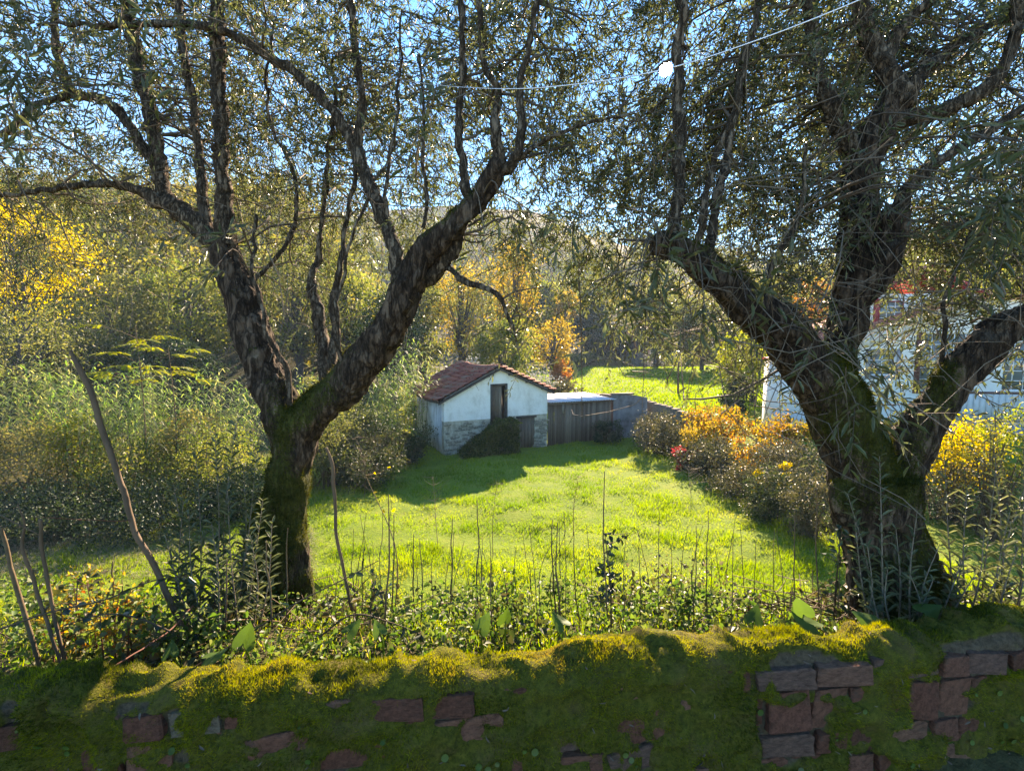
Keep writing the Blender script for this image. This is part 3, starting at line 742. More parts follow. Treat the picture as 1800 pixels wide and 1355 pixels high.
g = Geo(); box(g, (-.02, .0, -.8), (xa, .045, 1.0)); obj("plinth", g, M['cladding'], house)
wx0, wz1 = hpx(1530, 620); wx1, wz0 = hpx(1574, 660)
bx0, bz1 = hpx(1622, 585); bx1, bz0 = hpx(1712, 688)
cx0, cz1 = hpx(1768, 600); cx1, cz0 = hpx(1880, 688)
def win(lo): return [(lo[0], lo[2]), (lo[1], lo[2]), (lo[1], lo[3]), (lo[0], lo[3])]
W1, W2, W3 = (wx0, wx1, wz0, wz1), (bx0, bx1, bz0, bz1), (cx0, cx1, cz0, cz1)
holed_wall("front_wall", [(xa, -.8), (xr, -.8), (xr, z2), (x2, z2), (xa, z1 - .1)], [win(W1), win(W2), win(W3)], 0, .3, M['white'], house)
g = Geo(); box(g, (xa, 3.0, -.8), (xr, 7, z1 - .4)); obj("back_room", g, M['white'], house)
g = Geo(); V = np.array([[xa - .2, -.3, z1 - .12], [x2, -.3, z2 + .05], [xr, -.3, z2 + .05], [xa - .2, 7, z1 + .1], [x2, 7, z2 + .3], [xr, 7, z2 + .3]])
V = np.concatenate([V, V + [0, 0, .12]]); g.add(V, [[0,3,4,1],[1,4,5,2],[6,7,10,9],[7,8,11,10],[0,1,7,6],[1,2,8,7],[3,0,6,9]]); obj("roof", g, M['tile'], house)
for i in range(16):     # upright boards under the roof edge
    t0 = xa + i * (x2 - xa) / 16; zt = z1 - .1 + (z2 - z1 + .1) * (t0 - xa) / (x2 - xa)
    g = Geo(); box(g, (t0, -.045, zt - .75), (t0 + (x2 - xa) / 16 - .03, -.003, zt - .03)); obj("board", g, M['cladding'], house)
def window(a, nx_, nz_, fm, parent, sur=None, dep=.12):
    wf = Geo(); t = .06
    box(wf, (a[0], dep - .05, a[2]), (a[0] + t, dep, a[3])); box(wf, (a[1] - t, dep - .05, a[2]), (a[1], dep, a[3]))
    box(wf, (a[0] + t, dep - .05, a[3] - t), (a[1] - t, dep, a[3])); box(wf, (a[0] + t, dep - .05, a[2]), (a[1] - t, dep, a[2] + t))
    w = obj("window", wf, fm, parent)
    g = Geo(); box(g, (a[0] + .02, dep + .002, a[2] + .02), (a[1] - .02, dep + .012, a[3] - .02)); obj("pane", g, M['glass'], w)
    for i in range(1, nx_):
        x = a[0] + (a[1] - a[0]) * i / nx_; g = Geo(); box(g, (x - .02, dep - .03, a[2] + t), (x + .02, dep, a[3] - t)); obj("glazing_bar", g, M['whitepaint'], w)
    for i in range(1, nz_):
        z = a[2] + (a[3] - a[2]) * i / nz_; g = Geo(); box(g, (a[0] + t, dep - .034, z - .02), (a[1] - t, dep - .004, z + .02)); obj("glazing_bar", g, M['whitepaint'], w)
    if sur:
        g = Geo(); s_ = .2
        box(g, (a[0] - s_, -.035, a[2] - s_), (a[0] - .002, -.003, a[3] + s_)); box(g, (a[1] + .002, -.035, a[2] - s_), (a[1] + s_, -.003, a[3] + s_))
        box(g, (a[0], -.035, a[3] + .002), (a[1], -.003, a[3] + s_)); box(g, (a[0], -.035, a[2] - s_), (a[1], -.003, a[2] - .002)); obj("surround", g, sur, w)
    return w
window(W1, 2, 3, M['whitepaint'], house, M['greystone']); window(W2, 5, 5, M['whitepaint'], house); window(W3, 6, 5, M['whitepaint'], house)
g = Geo(); box(g, (bx0 - .3, -.05, bz0 - .12), (cx1 + .2, .0 - .004, bz0 - .002)); obj("sill", g, M['brownpaint'], house)
g = Geo(); box(g, (bx0 - .28, -.06, bz0 + .001), (bx0 - .03, -.004, bz1 + .05)); obj("shutter", g, M['brownpaint'], house)
for i in range(22):
    x = bx1 - 1.2 + i * .3; g = Geo(); box(g, (x, -.05, bz0 - 1.6), (x + .27, -.004, bz0 - .13)); obj("board", g, M['cladding'], house)
g = Geo(); box(g, (xa + .4, -.12, -.8), (xr, -.062, .55)); obj("plinth", g, M['greystone'], house)
# upper storey set back, with a red framed window
ux0, uz0 = hpx(1553, 600); ux1, uz1 = hpx(1760, 520)
g = Geo(); box(g, (ux0 + .1, 1.2, z1 - .3), (ux1, 5.5, uz1 + .25)); obj("upper_wall", g, M['white'], house)
g = Geo(); V = np.array([[ux0 - .3, .9, uz1 - .02], [(ux0 + ux1) / 2, .9, uz1 + 1.6], [ux1 + .3, .9, uz1 - .02]]); V = np.concatenate([V, V + [0, 5, 0], V + [0, 0, .16], V + [0, 5, .16]])
g.add(V, [[0,1,7,6],[1,2,8,7],[6,7,10,9],[7,8,11,10],[0,3,4,1],[1,4,5,2]]); obj("upper_roof", g, M['redpaint'], house)
a = (ux0 + .35, ux0 + 1.6, uz1 - 1.35, uz1 - .12)
uw = window((a[0], a[1], a[2], a[3]), 3, 4, M['redpaint'], house); uw.location = (0, 1.07, 0)
g = Geo(); box(g, (ux0 + .1, 1.12, z1 + .2), (ux0 + .34, 1.19, uz1)); obj("corner_board", g, M['redpaint'], house)

# ------------------------------------------------------------------ the two old olive trees
def skel(pts):                  # (px, py, Y, width in px) -> points and radii
    P = np.array([at(a, b_, c) for a, b_, c, d in pts]); r = np.array([d / 2 / F * c for a, b_, c, d in pts]); return P, r
def remesh_trunk(limbs, voxel, mat, parent, base, seed, moss_fn, thick=.80):
    g = Geo()
    for pts in limbs:
        P, r = skel(pts); n = max(12, int(np.linalg.norm(np.diff(P, axis=0), axis=1).sum() / .03))
        tube(g, P - base, r * thick, 14, n, wob=.025, seed=seed)
    me = g.mesh("trunk_raw"); o = bpy.data.objects.new("trunk_raw", me); COL.objects.link(o)
    md = o.modifiers.new("r", 'REMESH'); md.mode = 'VOXEL'; md.voxel_size = voxel
    ms = o.modifiers.new("s", 'SMOOTH'); ms.factor = .5; ms.iterations = 6
    dg = bpy.context.evaluated_depsgraph_get(); dg.update()
    me2 = bpy.data.meshes.new_from_object(o.evaluated_get(dg)); bpy.data.objects.remove(o)
    n = len(me2.vertices); V = np.empty(n * 3, np.float32); me2.vertices.foreach_get("co", V); V = V.reshape(-1, 3).astype(float)
    N = np.empty(n * 3, np.float32); me2.vertices.foreach_get("normal", N); N = N.reshape(-1, 3).astype(float)
    rid = 1 - np.abs(fbm(V * [17, 17, 5], seed + 3)) * 2
    dsp = .022 * fbm(V * 6, seed + 1) + .020 * (rid - .3) + .011 * fbm(V * [42, 42, 15], seed + 2)
    mo = moss_fn(V + base, N)
    dsp = dsp * (1 - .5 * np.clip(mo, 0, 1)) + .005 * np.clip(mo, 0, 1) * (1 + vnoise(V * 14, seed + 9)) - .004
    V2 = V + N * dsp[:, None]
    me2.vertices.foreach_set("co", V2.ravel().astype(np.float32))
    me2.attributes.new("moss", 'FLOAT', 'POINT').data.foreach_set("value", np.clip(mo, 0, 1).astype(np.float32))
    me2.polygons.foreach_set("use_smooth", np.ones(len(me2.polygons), bool)); me2.name = "trunk"; me2.update()
    t = obj("trunk", me2, mat, parent)
    g = Geo(); w = np.clip(mo + .5 * fbm(V * 16, seed + 7) - .45, 0, 1); w = w / w.sum(); pick = rng.choice(n, 36000, p=w); m_ = len(pick)   # moss fur
    B = V2[pick] + rng.normal(size=(m_, 3)) * .006 - N[pick] * .003
    blades(g, B, N[pick] + rng.normal(size=(m_, 3)) * .6 + [0, 0, .1], .008 + .013 * rng.random(m_), .0035, np.clip(.3 + .42 * fbm(B * 5, seed + 5) + .15 * rng.normal(size=m_), 0, 1))
    obj("moss", g, M['moss_dark'], parent, kind="stuff")
    return t
def sun_gap(B, deg):            # keep what does not stand between the lens and the sun
    d = nrm(B - np.array([0, 0, EYE])); return (d @ SUN) < math.cos(R(deg))
def twigs_with_leaves(gt, gl, C, out, n_tw, lo, hi, nleaf, leaf_l, droop, spread, upb, lens=True):
    T = len(C) * n_tw
    C0 = np.repeat(C, n_tw, 0); O = np.repeat(out, n_tw, 0)
    st = C0 + rng.normal(size=(T, 3)) * spread
    D = nrm(O * .6 + rng.normal(size=(T, 3)) * .75 + [0, 0, upb])
    Ln = rng.uniform(lo, hi, T); S = 5; tt = np.linspace(0, 1, S)
    side = rand_dir(T) * .25
    P = st[:, None] + D[:, None] * (Ln[:, None] * tt)[..., None] + side[:, None] * (Ln[:, None] * tt ** 2)[..., None]
    P[:, :, 2] -= (droop * rng.random(T) * Ln)[:, None] * tt ** 2
    k = sun_gap(P[:, 2], 1.3) & (P[:, :, 1].min(1) > 1.0); P = P[k]; T = len(P); Ln = Ln[k]
    tubes(gt, P, np.linspace(.0028, .0012, S)[None].repeat(T, 0), 3)
    ts = np.linspace(.08, .99, nleaf)[None] + rng.normal(size=(T, nleaf)) * .02; ts = np.clip(ts, 0, .999)
    i = np.floor(ts * (S - 1)).astype(int); f = (ts * (S - 1) - i)[..., None]; ar = np.arange(T)[:, None]
    B = P[ar, i] * (1 - f) + P[ar, i + 1] * f; tg = nrm(P[ar, i + 1] - P[ar, i])
    B = B.reshape(-1, 3); tg = tg.reshape(-1, 3); n = len(B)
    pr = nrm(np.cross(tg, rand_dir(n)))
    D = tg * .65 + pr * .8 + np.array([0, 0, -.12])
    L = leaf_l * rng.uniform(.7, 1.25, n)
    k = sun_gap(B, 1.2) & (rng.random(n) < .93)
    tone = np.clip(np.repeat(rng.random(T), nleaf) * .6 + rng.random(n) * .5, 0, 1)
    leaves(gl, B[k], D[k], (pr + rand_dir(n) * .7 + [0, 0, .3])[k], L[k], L[k] * rng.uniform(.17, .25, k.sum()), tone[k], lens)

DENS = 1.18
def olive(label, limbs, branches, crowns, bare_twigs, base_px, moss_fn, seed, shoots):
    base = at(*base_px); base[2] = float(G(base[0], base[1])) - .05
    t = thing("olive_tree", label, "tree", tuple(base), group="old olive trees behind the wall")
    remesh_trunk(limbs, .0095, M['bark'], t, base, seed, moss_fn)
    SK = []
    for pts in limbs + branches:
        P, r = skel(pts); c = catmull(np.c_[P, r], 24); SK.append(c)
    for pts in branches:        # each bough a part of its own
        P, r = skel(pts); g = Geo(); n = max(14, int(np.linalg.norm(np.diff(P, axis=0), axis=1).sum() / .04))
        tube(g, P - base, r * .82, 12, int(n * 1.6), wob=.03, seed=seed + 50)
        me = g.mesh("branch", True)
        V = np.empty(len(me.vertices) * 3, np.float32); me.vertices.foreach_get("co", V); V = V.reshape(-1, 3)
        rr = r.mean(); V2 = V + rng.normal(size=3) * 0 + np.stack([fbm(V * 26 + i * 9, seed + i) for i in range(3)], -1) * rr * .6
        me.vertices.foreach_set("co", V2.ravel().astype(np.float32)); me.update()
        obj("branch", me, M['bark2'], t)
    SK = np.concatenate([s[6:] for s in SK]); Sp, Sr = SK[:, :3], SK[:, 3]
    gt, gl = Geo(), Geo()
    for (px, py, Yc, rx, ry, rz, cnt, ntw) in crowns:
        Yc = Yc + .42; c0 = at(px, py, Yc); C = c0 + np.clip(rng.normal(size=(cnt, 3)) * .55, -1.1, 1.1) * [rx, ry, rz]
        C[:, 1] = np.maximum(C[:, 1], 1.55)
        out = np.zeros_like(C)
        for i, c in enumerate(C):
            d2 = np.linalg.norm(Sp - c, axis=1) + 1.2 * np.clip(Sp[:, 2] - c[2] - .1, 0, 9)
            k = int(np.argmin(d2)); s0 = Sp[k]; v = c - s0; out[i] = nrm(v)
            l = np.linalg.norm(v)
            mid = s0 + v * .5 + np.array([0, 0, .12 * l]) + rng.normal(size=3) * .16 * l
            P = catmull([s0, mid, c], 8) + np.r_[np.zeros((1, 3)), rng.normal(size=(6, 3)) * .02 * l, np.zeros((1, 3))]
            if sun_gap(P[4:5], .8)[0]:
                tubes(gt, P[None], np.linspace(min(.008, .3 * Sr[k] + .002), .0028, 8)[None], 5)
        twigs_with_leaves(gt, gl, C, out, max(4, int(ntw * DENS)), .22, .55, 23, .046, .55, .12, .12)
    for (px, py, Yc, cnt) in (shoots or []):            # drooping sprays nearest the camera, large dark leaves
        c0 = at(px, py, Yc); C = c0 + rng.normal(size=(cnt, 3)) * [.10, .06, .07]; out = np.tile([0, -.1, -.5], (cnt, 1))
        for c in C:
            k = int(np.argmin(np.linalg.norm(Sp - c, axis=1) + .8 * np.clip(c[2] - Sp[:, 2], 0, 9))); s0 = Sp[k]
            tubes(gt, catmull([s0, (s0 + c) / 2 + [0, 0, .12], c], 8)[None], np.linspace(.006, .002, 8)[None], 4)
        twigs_with_leaves(gt, gl, C, out, 3, .12, .3, 10, .075, .9, .03, -.2)
    for (px, py, Yc, rx, ry, rz, cnt) in bare_twigs:    # leafless tangles
        c0 = at(px, py, Yc); C = c0 + rng.normal(size=(cnt, 3)) * [rx, ry, rz]
        D = nrm(rng.normal(size=(cnt, 3)) + [0, 0, .15]); Ln = rng.uniform(.3, .9, cnt); tt = np.linspace(-.5, .5, 6)
        P = C[:, None] + D[:, None] * (Ln[:, None] * tt)[..., None] + (rand_dir(cnt)[:, None]) * (Ln[:, None] * 1.1 * tt ** 2)[..., None] + (rand_dir(cnt)[:, None]) * (Ln[:, None] * .9 * tt ** 3)[..., None] + rng.normal(size=(cnt, 6, 3)) * .012
        k = (P[:, :, 1].min(1) > 1.2) & sun_gap(P[:, 3], 1.0); P = P[k]
        tubes(gt, P, np.linspace(.0032, .001, 6)[None].repeat(len(P), 0), 3, np.clip(.5 + .5 * rng.random(len(P)), 0, 1))
    for V in gt.V + gl.V: V -= base
    obj("twig", gt, M['twig'], t, kind="stuff"); obj("crown", gl, M['olive'], t, kind="stuff")
    return t

def moss_left(P, N):
    z = P[:, 2] - EYE
    m_ = .62 - .62 * smooth(-.6, .2, z) + .35 * N[:, 2] - .35 * smooth(.1, .7, N[:, 0]) * smooth(-1.0, -.4, z) + .45 * fbm(P * 4.5, 91)
    return m_ + .25 * smooth(.15, .5, N[:, 2])
def moss_right(P, N):
    z = P[:, 2] - EYE
    return .36 - .4 * smooth(-.3, .5, z) + .4 * N[:, 2] + .15 * smooth(0, 1, -N[:, 1]) + .55 * fbm(P * 3.6, 95) - .5 * smooth(2.15, 2.35, P[:, 0])

L_limbs = [
    [(498,1130,2.9,150),(492,1075,2.9,128),(486,1000,2.9,132),(488,940,2.9,124),(500,880,2.9,96),(512,820,2.9,86),(525,770,2.9,92),(540,725,2.9,88)],
    [(505,800,2.9,70),(500,730,2.92,82),(462,640,2.97,78),(432,560,3.02,72),(412,490,3.08,66),(392,430,3.12,60)],
    [(530,760,2.9,84),(565,715,2.86,84),(625,650,2.80,84),(675,585,2.75,78),(712,515,2.7,70),(740,450,2.66,60),(790,402,2.62,52),(848,345,2.58,45),(884,290,2.55,38)],
    [(440,1085,2.84,50),(470,1000,2.86,80),(484,930,2.88,70)], [(545,1095,2.95,40),(520,1020,2.92,70),(512,940,2.9,60)]]
L_br = [
    [(400,445,3.1,46),(345,392,3.15,44),(300,362,3.2,34),(235,335,3.25,20),(130,325,3.3,12),(0,345,3.3,8),(-120,330,3.3,8)],
    [(318,380,3.2,34),(285,322,3.3,30),(270,220,3.4,27),(243,110,3.45,24),(225,0,3.5,22),(210,-150,3.5,15),(180,-320,3.5,7)],
    [(396,432,3.1,44),(393,350,3.1,31),(391,270,3.1,29),(389,180,3.1,27),(385,80,3.1,25),(384,-20,3.1,22),(380,-200,3.1,15),(370,-420,3.1,6)],
    [(372,420,3.15,24),(352,300,3.2,18),(338,190,3.25,16),(318,60,3.25,14),(308,-80,3.25,11),(300,-250,3.2,5)],
    [(290,330,3.3,22),(232,225,3.35,19),(180,175,3.35,17),(120,162,3.35,18),(105,110,3.4,14),(97,0,3.4,12),(92,-160,3.4,6)],
    [(122,164,3.35,13),(70,185,3.3,11),(0,235,3.3,9),(-80,280,3.3,5)],
    [(708,505,2.7,36),(692,440,2.72,31),(660,350,2.8,29),(622,258,2.85,27),(575,185,2.9,22),(500,118,2.95,18),(415,66,3.0,15),(330,45,3.0,13),(170,48,3.0,9),(60,40,3.0,5)],
    [(628,262,2.85,19),(634,180,2.85,16),(625,80,2.85,15),(618,0,2.85,14),(612,-180,2.85,9),(605,-350,2.85,4)],
    [(835,352,2.6,22),(816,322,2.62,21),(808,255,2.65,16),(812,150,2.65,14),(812,40,2.65,13),(810,-150,2.65,9),(806,-320,2.65,4)],
    [(878,300,2.56,32),(870,252,2.56,24),(866,190,2.56,17),(868,150,2.56,15),(848,105,2.56,13),(845,0,2.56,11),(838,-200,2.56,5)],
    [(888,296,2.55,26),(912,262,2.5,20),(921,215,2.5,17),(912,160,2.5,14),(930,85,2.5,12),(946,0,2.5,11),(960,-200,2.5,5)],
    [(892,292,2.55,12),(950,250,2.5,9),(1010,222,2.45,7),(1090,205,2.4,4)],
    [(728,500,2.72,34),(765,478,2.72,36),(797,440,2.7,32),(805,400,2.68,26),(800,372,2.66,20)],
    [(790,470,2.68,14),(820,495,2.6,13),(852,505,2.55,12),(876,520,2.55,10),(892,560,2.55,8),(904,605,2.55,4)],
    [(575,705,2.88,26),(572,640,3.0,26),(560,560,3.1,24),(548,510,3.15,20),(560,430,3.2,11),(575,300,3.2,9),(590,100,3.2,6)],
    [(592,690,2.85,22),(588,610,2.95,19),(585,540,3.0,17),(596,470,3.0,12),(610,360,3.05,9),(640,200,3.05,6)],
    [(512,725,2.84,11),(505,655,2.84,12),(486,618,2.84,10),(465,560,2.86,9),(442,480,2.9,8),(450,380,2.95,6)],
    [(602,640,2.72,9),(598,560,2.7,8),(604,470,2.7,7),(640,360,2.7,6),(700,250,2.75,4)],
    [(745,400,2.66,10),(750,340,2.7,9),(745,240,2.75,7),(740,100,2.8,5)], [(690,430,2.7,9),(680,330,2.75,8),(700,180,2.8,6),(705,20,2.8,4)],
    [(425,520,3.1,9),(500,430,3.2,9),(520,330,3.2,8),(470,200,3.25,6),(480,40,3.25,4)]]
L_cr = [(120,120,3.2,1.0,.8,.9,34,11),(330,120,3.5,1.0,.9,.8,34,11),(560,110,3.3,1.0,.9,.8,36,11),(780,120,3.0,.8,.7,.7,34,11),(960,140,2.7,.6,.6,.65,26,11),
        (90,300,3.4,.9,.7,.45,18,10),(480,300,3.8,.8,.6,.5,20,10),(700,300,3.4,.7,.6,.5,18,10),(1010,330,2.7,.4,.5,.4,13,9),(450,480,3.7,.6,.4,.35,9,8),(130,450,3.2,.7,.6,.25,5,6),
        (870,420,2.7,.35,.5,.3,7,7),(930,560,2.7,.25,.4,.2,4,5),(30,60,2.3,.5,.4,.5,12,9),(620,-260,3.2,2.3,1.2,.8,58,10),(200,-220,3.3,1.6,1.2,.8,34,10),(620,420,3.7,.5,.4,.35,8,8)]
olive("old olive tree with two mossy limbs forking left of the barn", L_limbs, L_br, L_cr, [(100,430,3.2,.5,.4,.25,28),(520,420,3.3,.5,.4,.4,36),(850,450,2.7,.3,.3,.2,16),(200,350,3.0,.7,.4,.4,30)], (495,1085,2.9), moss_left, 11, [(60,100,2.1,2),(250,40,2.2,2),(760,200,2.1,2),(930,380,2.2,2),(420,470,2.4,2)])

R_limbs = [
    [(1600,1150,2.55,330),(1592,1085,2.55,236),(1572,1010,2.55,176),(1556,950,2.55,164),(1545,890,2.55,168),(1536,830,2.55,176)],
    [(1535,860,2.55,110),(1500,790,2.53,128),(1462,705,2.5,122),(1412,628,2.46,104),(1345,562,2.42,88),(1272,494,2.4,74),(1205,448,2.38,62),(1155,428,2.37,42)],
    [(1455,690,2.52,70),(1475,610,2.58,70),(1494,530,2.62,66),(1506,440,2.65,66),(1506,350,2.66,68),(1512,290,2.66,72),(1548,225,2.66,66),(1575,175,2.66,56)],
    [(1480,610,2.58,48),(1520,530,2.56,50),(1556,450,2.55,52),(1572,372,2.55,50)],
    [(1560,880,2.55,110),(1590,800,2.54,96),(1640,722,2.5,78),(1700,636,2.46,74),(1765,578,2.42,72),(1850,555,2.4,66),(1990,520,2.4,50)],
    [(1505,920,2.5,60),(1525,1000,2.52,70),(1530,1100,2.5,90)], [(1490,850,2.5,46),(1478,880,2.48,52),(1490,920,2.5,40)], [(1650,1130,2.6,100),(1608,1040,2.58,80),(1585,970,2.56,70)]]
R_br = [
    [(1508,290,2.66,34),(1480,232,2.64,34),(1455,185,2.62,29),(1436,125,2.62,26),(1428,40,2.62,24),(1422,-60,2.62,20),(1415,-260,2.62,8)],
    [(1575,185,2.66,52),(1556,125,2.66,40),(1540,80,2.66,34),(1512,5,2.66,28),(1490,-90,2.66,22),(1470,-280,2.66,8)],
    [(1552,105,2.66,30),(1580,55,2.64,24),(1612,20,2.62,20),(1650,-20,2.6,17),(1720,-150,2.55,8)],
    [(1560,215,2.66,34),(1620,205,2.62,30),(1690,182,2.55,28),(1738,160,2.5,26),(1772,100,2.48,22),(1790,20,2.46,19),(1800,-120,2.45,9)],
    [(1572,385,2.55,40),(1592,335,2.52,30),(1640,290,2.48,22),(1700,252,2.45,17),(1800,190,2.4,12),(1900,140,2.4,6)],
    [(1585,180,2.66,34),(1625,125,2.72,26),(1690,72,2.8,18),(1760,40,2.85,10),(1850,0,2.9,5)],
    [(1192,440,2.4,34),(1188,385,2.42,27),(1196,290,2.44,24),(1190,190,2.46,22),(1192,90,2.46,20),(1202,-20,2.46,18),(1205,-200,2.46,9)],
    [(1250,470,2.42,24),(1255,390,2.46,20),(1272,300,2.5,18),(1290,200,2.52,16),(1312,100,2.55,14),(1335,-20,2.55,12),(1350,-200,2.55,5)],
    [(1225,450,2.4,18),(1238,370,2.36,15),(1262,270,2.34,12),(1300,160,2.32,9),(1330,20,2.3,6)],
    [(1740,590,2.4,22),(1760,570,2.36,20),(1800,552,2.32,17),(1870,540,2.3,9)],
    [(1335,560,2.42,14),(1360,470,2.4,11),(1400,380,2.4,9),(1420,250,2.4,6)],
    [(1640,735,2.5,9),(1655,660,2.5,10),(1662,580,2.5,9),(1672,500,2.52,6),(1700,400,2.52,4)]]
R_cr = [(1180,130,2.7,.55,.6,.7,28,11),(1350,130,2.7,.6,.6,.7,32,11),(1520,90,2.9,.7,.7,.6,32,11),(1700,120,2.7,.6,.6,.6,30,11),(1820,260,2.5,.5,.5,.6,22,10),
        (1330,320,2.6,.5,.5,.4,22,10),(1420,400,2.5,.4,.4,.35,12,8),(1650,330,2.8,.5,.5,.4,18,10),(1780,450,2.2,.28,.3,.28,10,9),(1690,470,3.0,.5,.4,.35,12,9),
        (1130,370,2.6,.4,.4,.33,10,8),(1180,510,2.6,.35,.4,.2,6,5),(1270,600,2.7,.35,.4,.2,5,5),(1100,480,2.6,.25,.4,.2,5,6),(1450,640,2.2,.14,.1,.16,6,6),(1400,560,2.2,.18,.1,.12,7,6),(1640,600,2.6,.3,.3,.25,7,6),
        (1980,330,2.4,.6,.5,.6,26,10),(1960,60,2.6,.6,.6,.6,20,10),(1500,-230,2.8,1.7,1.0,.7,52,10),(1150,-200,2.7,.9,.9,.6,26,10)]
olive("old olive tree with three thick limbs standing in front of the white house", R_limbs, R_br, R_cr, [(1330,380,2.35,.32,.2,.25,40),(1290,480,2.3,.3,.15,.2,30),(1420,600,2.2,.15,.12,.3,34),(1250,580,2.5,.3,.3,.25,40),(1620,560,2.5,.3,.3,.3,40),(1560,300,2.4,.3,.2,.3,26),(1700,300,2.4,.4,.3,.4,26),(1080,430,2.6,.3,.4,.2,24)], (1590,1085,2.55), moss_right, 23, [(1205,450,1.95,2),(1245,505,2.0,2),(1170,530,2.1,1),(1430,600,2.05,2),(1500,690,2.0,1),(1780,400,1.8,3),(1750,320,1.85,3),(1800,230,1.8,3),(1120,470,2.2,2)])

# ------------------------------------------------------------------ trees, shrubs, cane
def crown_geo(g, c, rad, n_cl, per, leaf, seed, flat=.8, shell=.55, tone=0.0):
    g2 = np.random.default_rng(seed)
    d = nrm(g2.normal(size=(n_cl, 3))); rr = (shell + (1 - shell) * g2.random(n_cl)) ** .7
    C = c + d * rr[:, None] * np.asarray(rad) * (1 + .22 * vnoise(d * 2.1, seed)[:, None])
    cs = np.mean(rad) * g2.uniform(.09, .24, n_cl)
    n = n_cl * per; Cn = np.repeat(C, per, 0)
    B = Cn + g2.normal(size=(n, 3)) * np.repeat(cs, per)[:, None] * [1, 1, flat]
    ct = np.repeat(g2.random(n_cl), per)
    leaves(g, B, g2.normal(size=(n, 3)) + [0, 0, -.3], g2.normal(size=(n, 3)) + [0, 0, .8], leaf * g2.uniform(.6, 1.4, n), leaf * g2.uniform(.45, .8, n), np.clip(.55 * ct + .5 * g2.random(n) - .03 + tone, 0, 1))
    return C
seedc = [100]
def tree(name, label, px, Y, top, wpx, mat, base=None, n_cl=60, per=60, leaf=None, trunk=.3, group=None, low=.25, bark=None, cat="tree", dens=1.0):
    """px column, Y distance, top pixel row, width in pixels"""
    seedc[0] += 1; s = seedc[0]
    x = at(px, 600, Y)[0]; gz = float(G(x, Y)); zt = at(px, top, Y)[2]; H = max(zt - gz, .8); w = wpx / F * Y / 2
    t = thing(name, label, cat, (x, Y, gz - .05), group=group)
    leaf = leaf or max(.06, .0060 * Y)
    g = Geo(); cz = H * (low + 1) / 2; C = crown_geo(g, np.array([0, 0, cz]), (w * .82, w * .82, H * (1 - low) / 2 * .84), int(n_cl * 1.25), int(per * dens * 1.15), leaf, s)
    obj("crown", g, mat, t)
    g = Geo(); g2 = np.random.default_rng(s)
    r0 = max(.03, .035 * H * trunk / .3 * .7)
    tip = np.array([g2.normal() * .1 * w, g2.normal() * .1 * w, H * .86])
    tube(g, [[0, 0, -.3], [g2.normal() * .05 * w, 0, H * .3], [g2.normal() * .08 * w, 0, H * .6], tip], [r0 * 1.25, r0 * .9, r0 * .6, r0 * .15], 7, 14)
    for c in C[:26]:
        s0 = np.array([0, 0, H * (low * .8 + .35 * g2.random())]); 
        if c[2] < s0[2]: s0[2] = max(.1 * H, c[2] * .7)
        P = catmull([s0, (s0 + c) / 2 + [0, 0, .06 * H], c], 6); tubes(g, P[None], np.linspace(r0 * .35, r0 * .07, 6)[None], 4)
    obj("trunk", g, bark or M['bark_far'], t)
    return t
def shrub(name, label, px, Y, top, wpx, mat, n_cl=40, per=70, leaf=None, group=None, cat="shrub", dep=1.0, stems=14, stem_mat=None, low=.0):
    seedc[0] += 1; s = seedc[0]
    x = at(px, 600, Y)[0]; gz = float(G(x, Y)); H = max(at(px, top, Y)[2] - gz, .4); w = wpx / F * Y / 2
    t = thing(name, label, cat, (x, Y, gz - .03), group=group)
    leaf = 1.35 * (leaf or max(.045, .0045 * Y))
    g = Geo(); C = crown_geo(g, np.array([0, 0, H * (.46 + low * .5)]), (w * .86, w * .86 * dep, H * (.5 - low * .4)), n_cl, per, leaf, s, shell=.35)
    k = g.V[0]; k[:, 2] = np.abs(k[:, 2])
    obj("foliage", g, mat, t, kind="stuff")
    g = Geo(); g2 = np.random.default_rng(s)
    for c in C[:stems]:
        s0 = np.array([g2.normal() * .15 * w, g2.normal() * .15 * w, -.1]); c = c.copy(); c[2] = abs(c[2])
        P = catmull([s0, (s0 + c) / 2 + [0, 0, .1 * H], c * [1, 1, 1.04]], 7); tubes(g, P[None], np.linspace(max(.008, .012 * H), .004, 7)[None], 4)
    obj("stem", g, stem_mat or M['stalk'], t, kind="stuff")
    return t

# left slope
tree("yellow_tree", "bright yellow leaved tree at the far left edge", 40, 27, 325, 250, M['yellow'], n_cl=70, per=80, low=.34, leaf=.17, trunk=.16)
tree("hillside_tree", "dull green bushy tree below the bright yellow tree", 40, 24, 520, 210, M['greygreen'], n_cl=70, per=70, low=.1)
tree("hillside_tree", "grey green tree on the left slope behind the cane", 200, 36, 470, 190, M['greygreen'], n_cl=80, per=70, low=.1)
tree("hillside_tree", "pale sunlit green tree on the left slope, nearest the olive trunk", 335, 40, 450, 200, M['shrub'], n_cl=80, per=70, low=.1)
tree("hillside_tree", "olive green tree seen between the left olive's two limbs", 520, 42, 420, 190, M['greygreen'], n_cl=80, per=70, low=.1)
tree("hillside_tree", "yellow green tree seen through the fork of the left olive", 610, 46, 445, 150, M['shrub'], n_cl=70, per=70, low=.1)
tree("hillside_tree", "dark green tree low on the left slope above the cane tops", 130, 29, 560, 190, M['bramble'], n_cl=60, per=80, low=.05)
tree("hillside_tree", "dark green tree behind the yellow feathery sapling", 300, 29, 585, 170, M['darkgreen'], n_cl=60, per=80, low=.05)
tree("hillside_tree", "dark green tree just left of the barn roof and cane", 690, 40, 490, 130, M['darkgreen'], n_cl=60, per=80, low=.1)
tree("hillside_tree", "grey green tree filling the hillside left of the golden poplar", 740, 52, 470, 120, M['greygreen'], n_cl=60, per=80, low=.1)
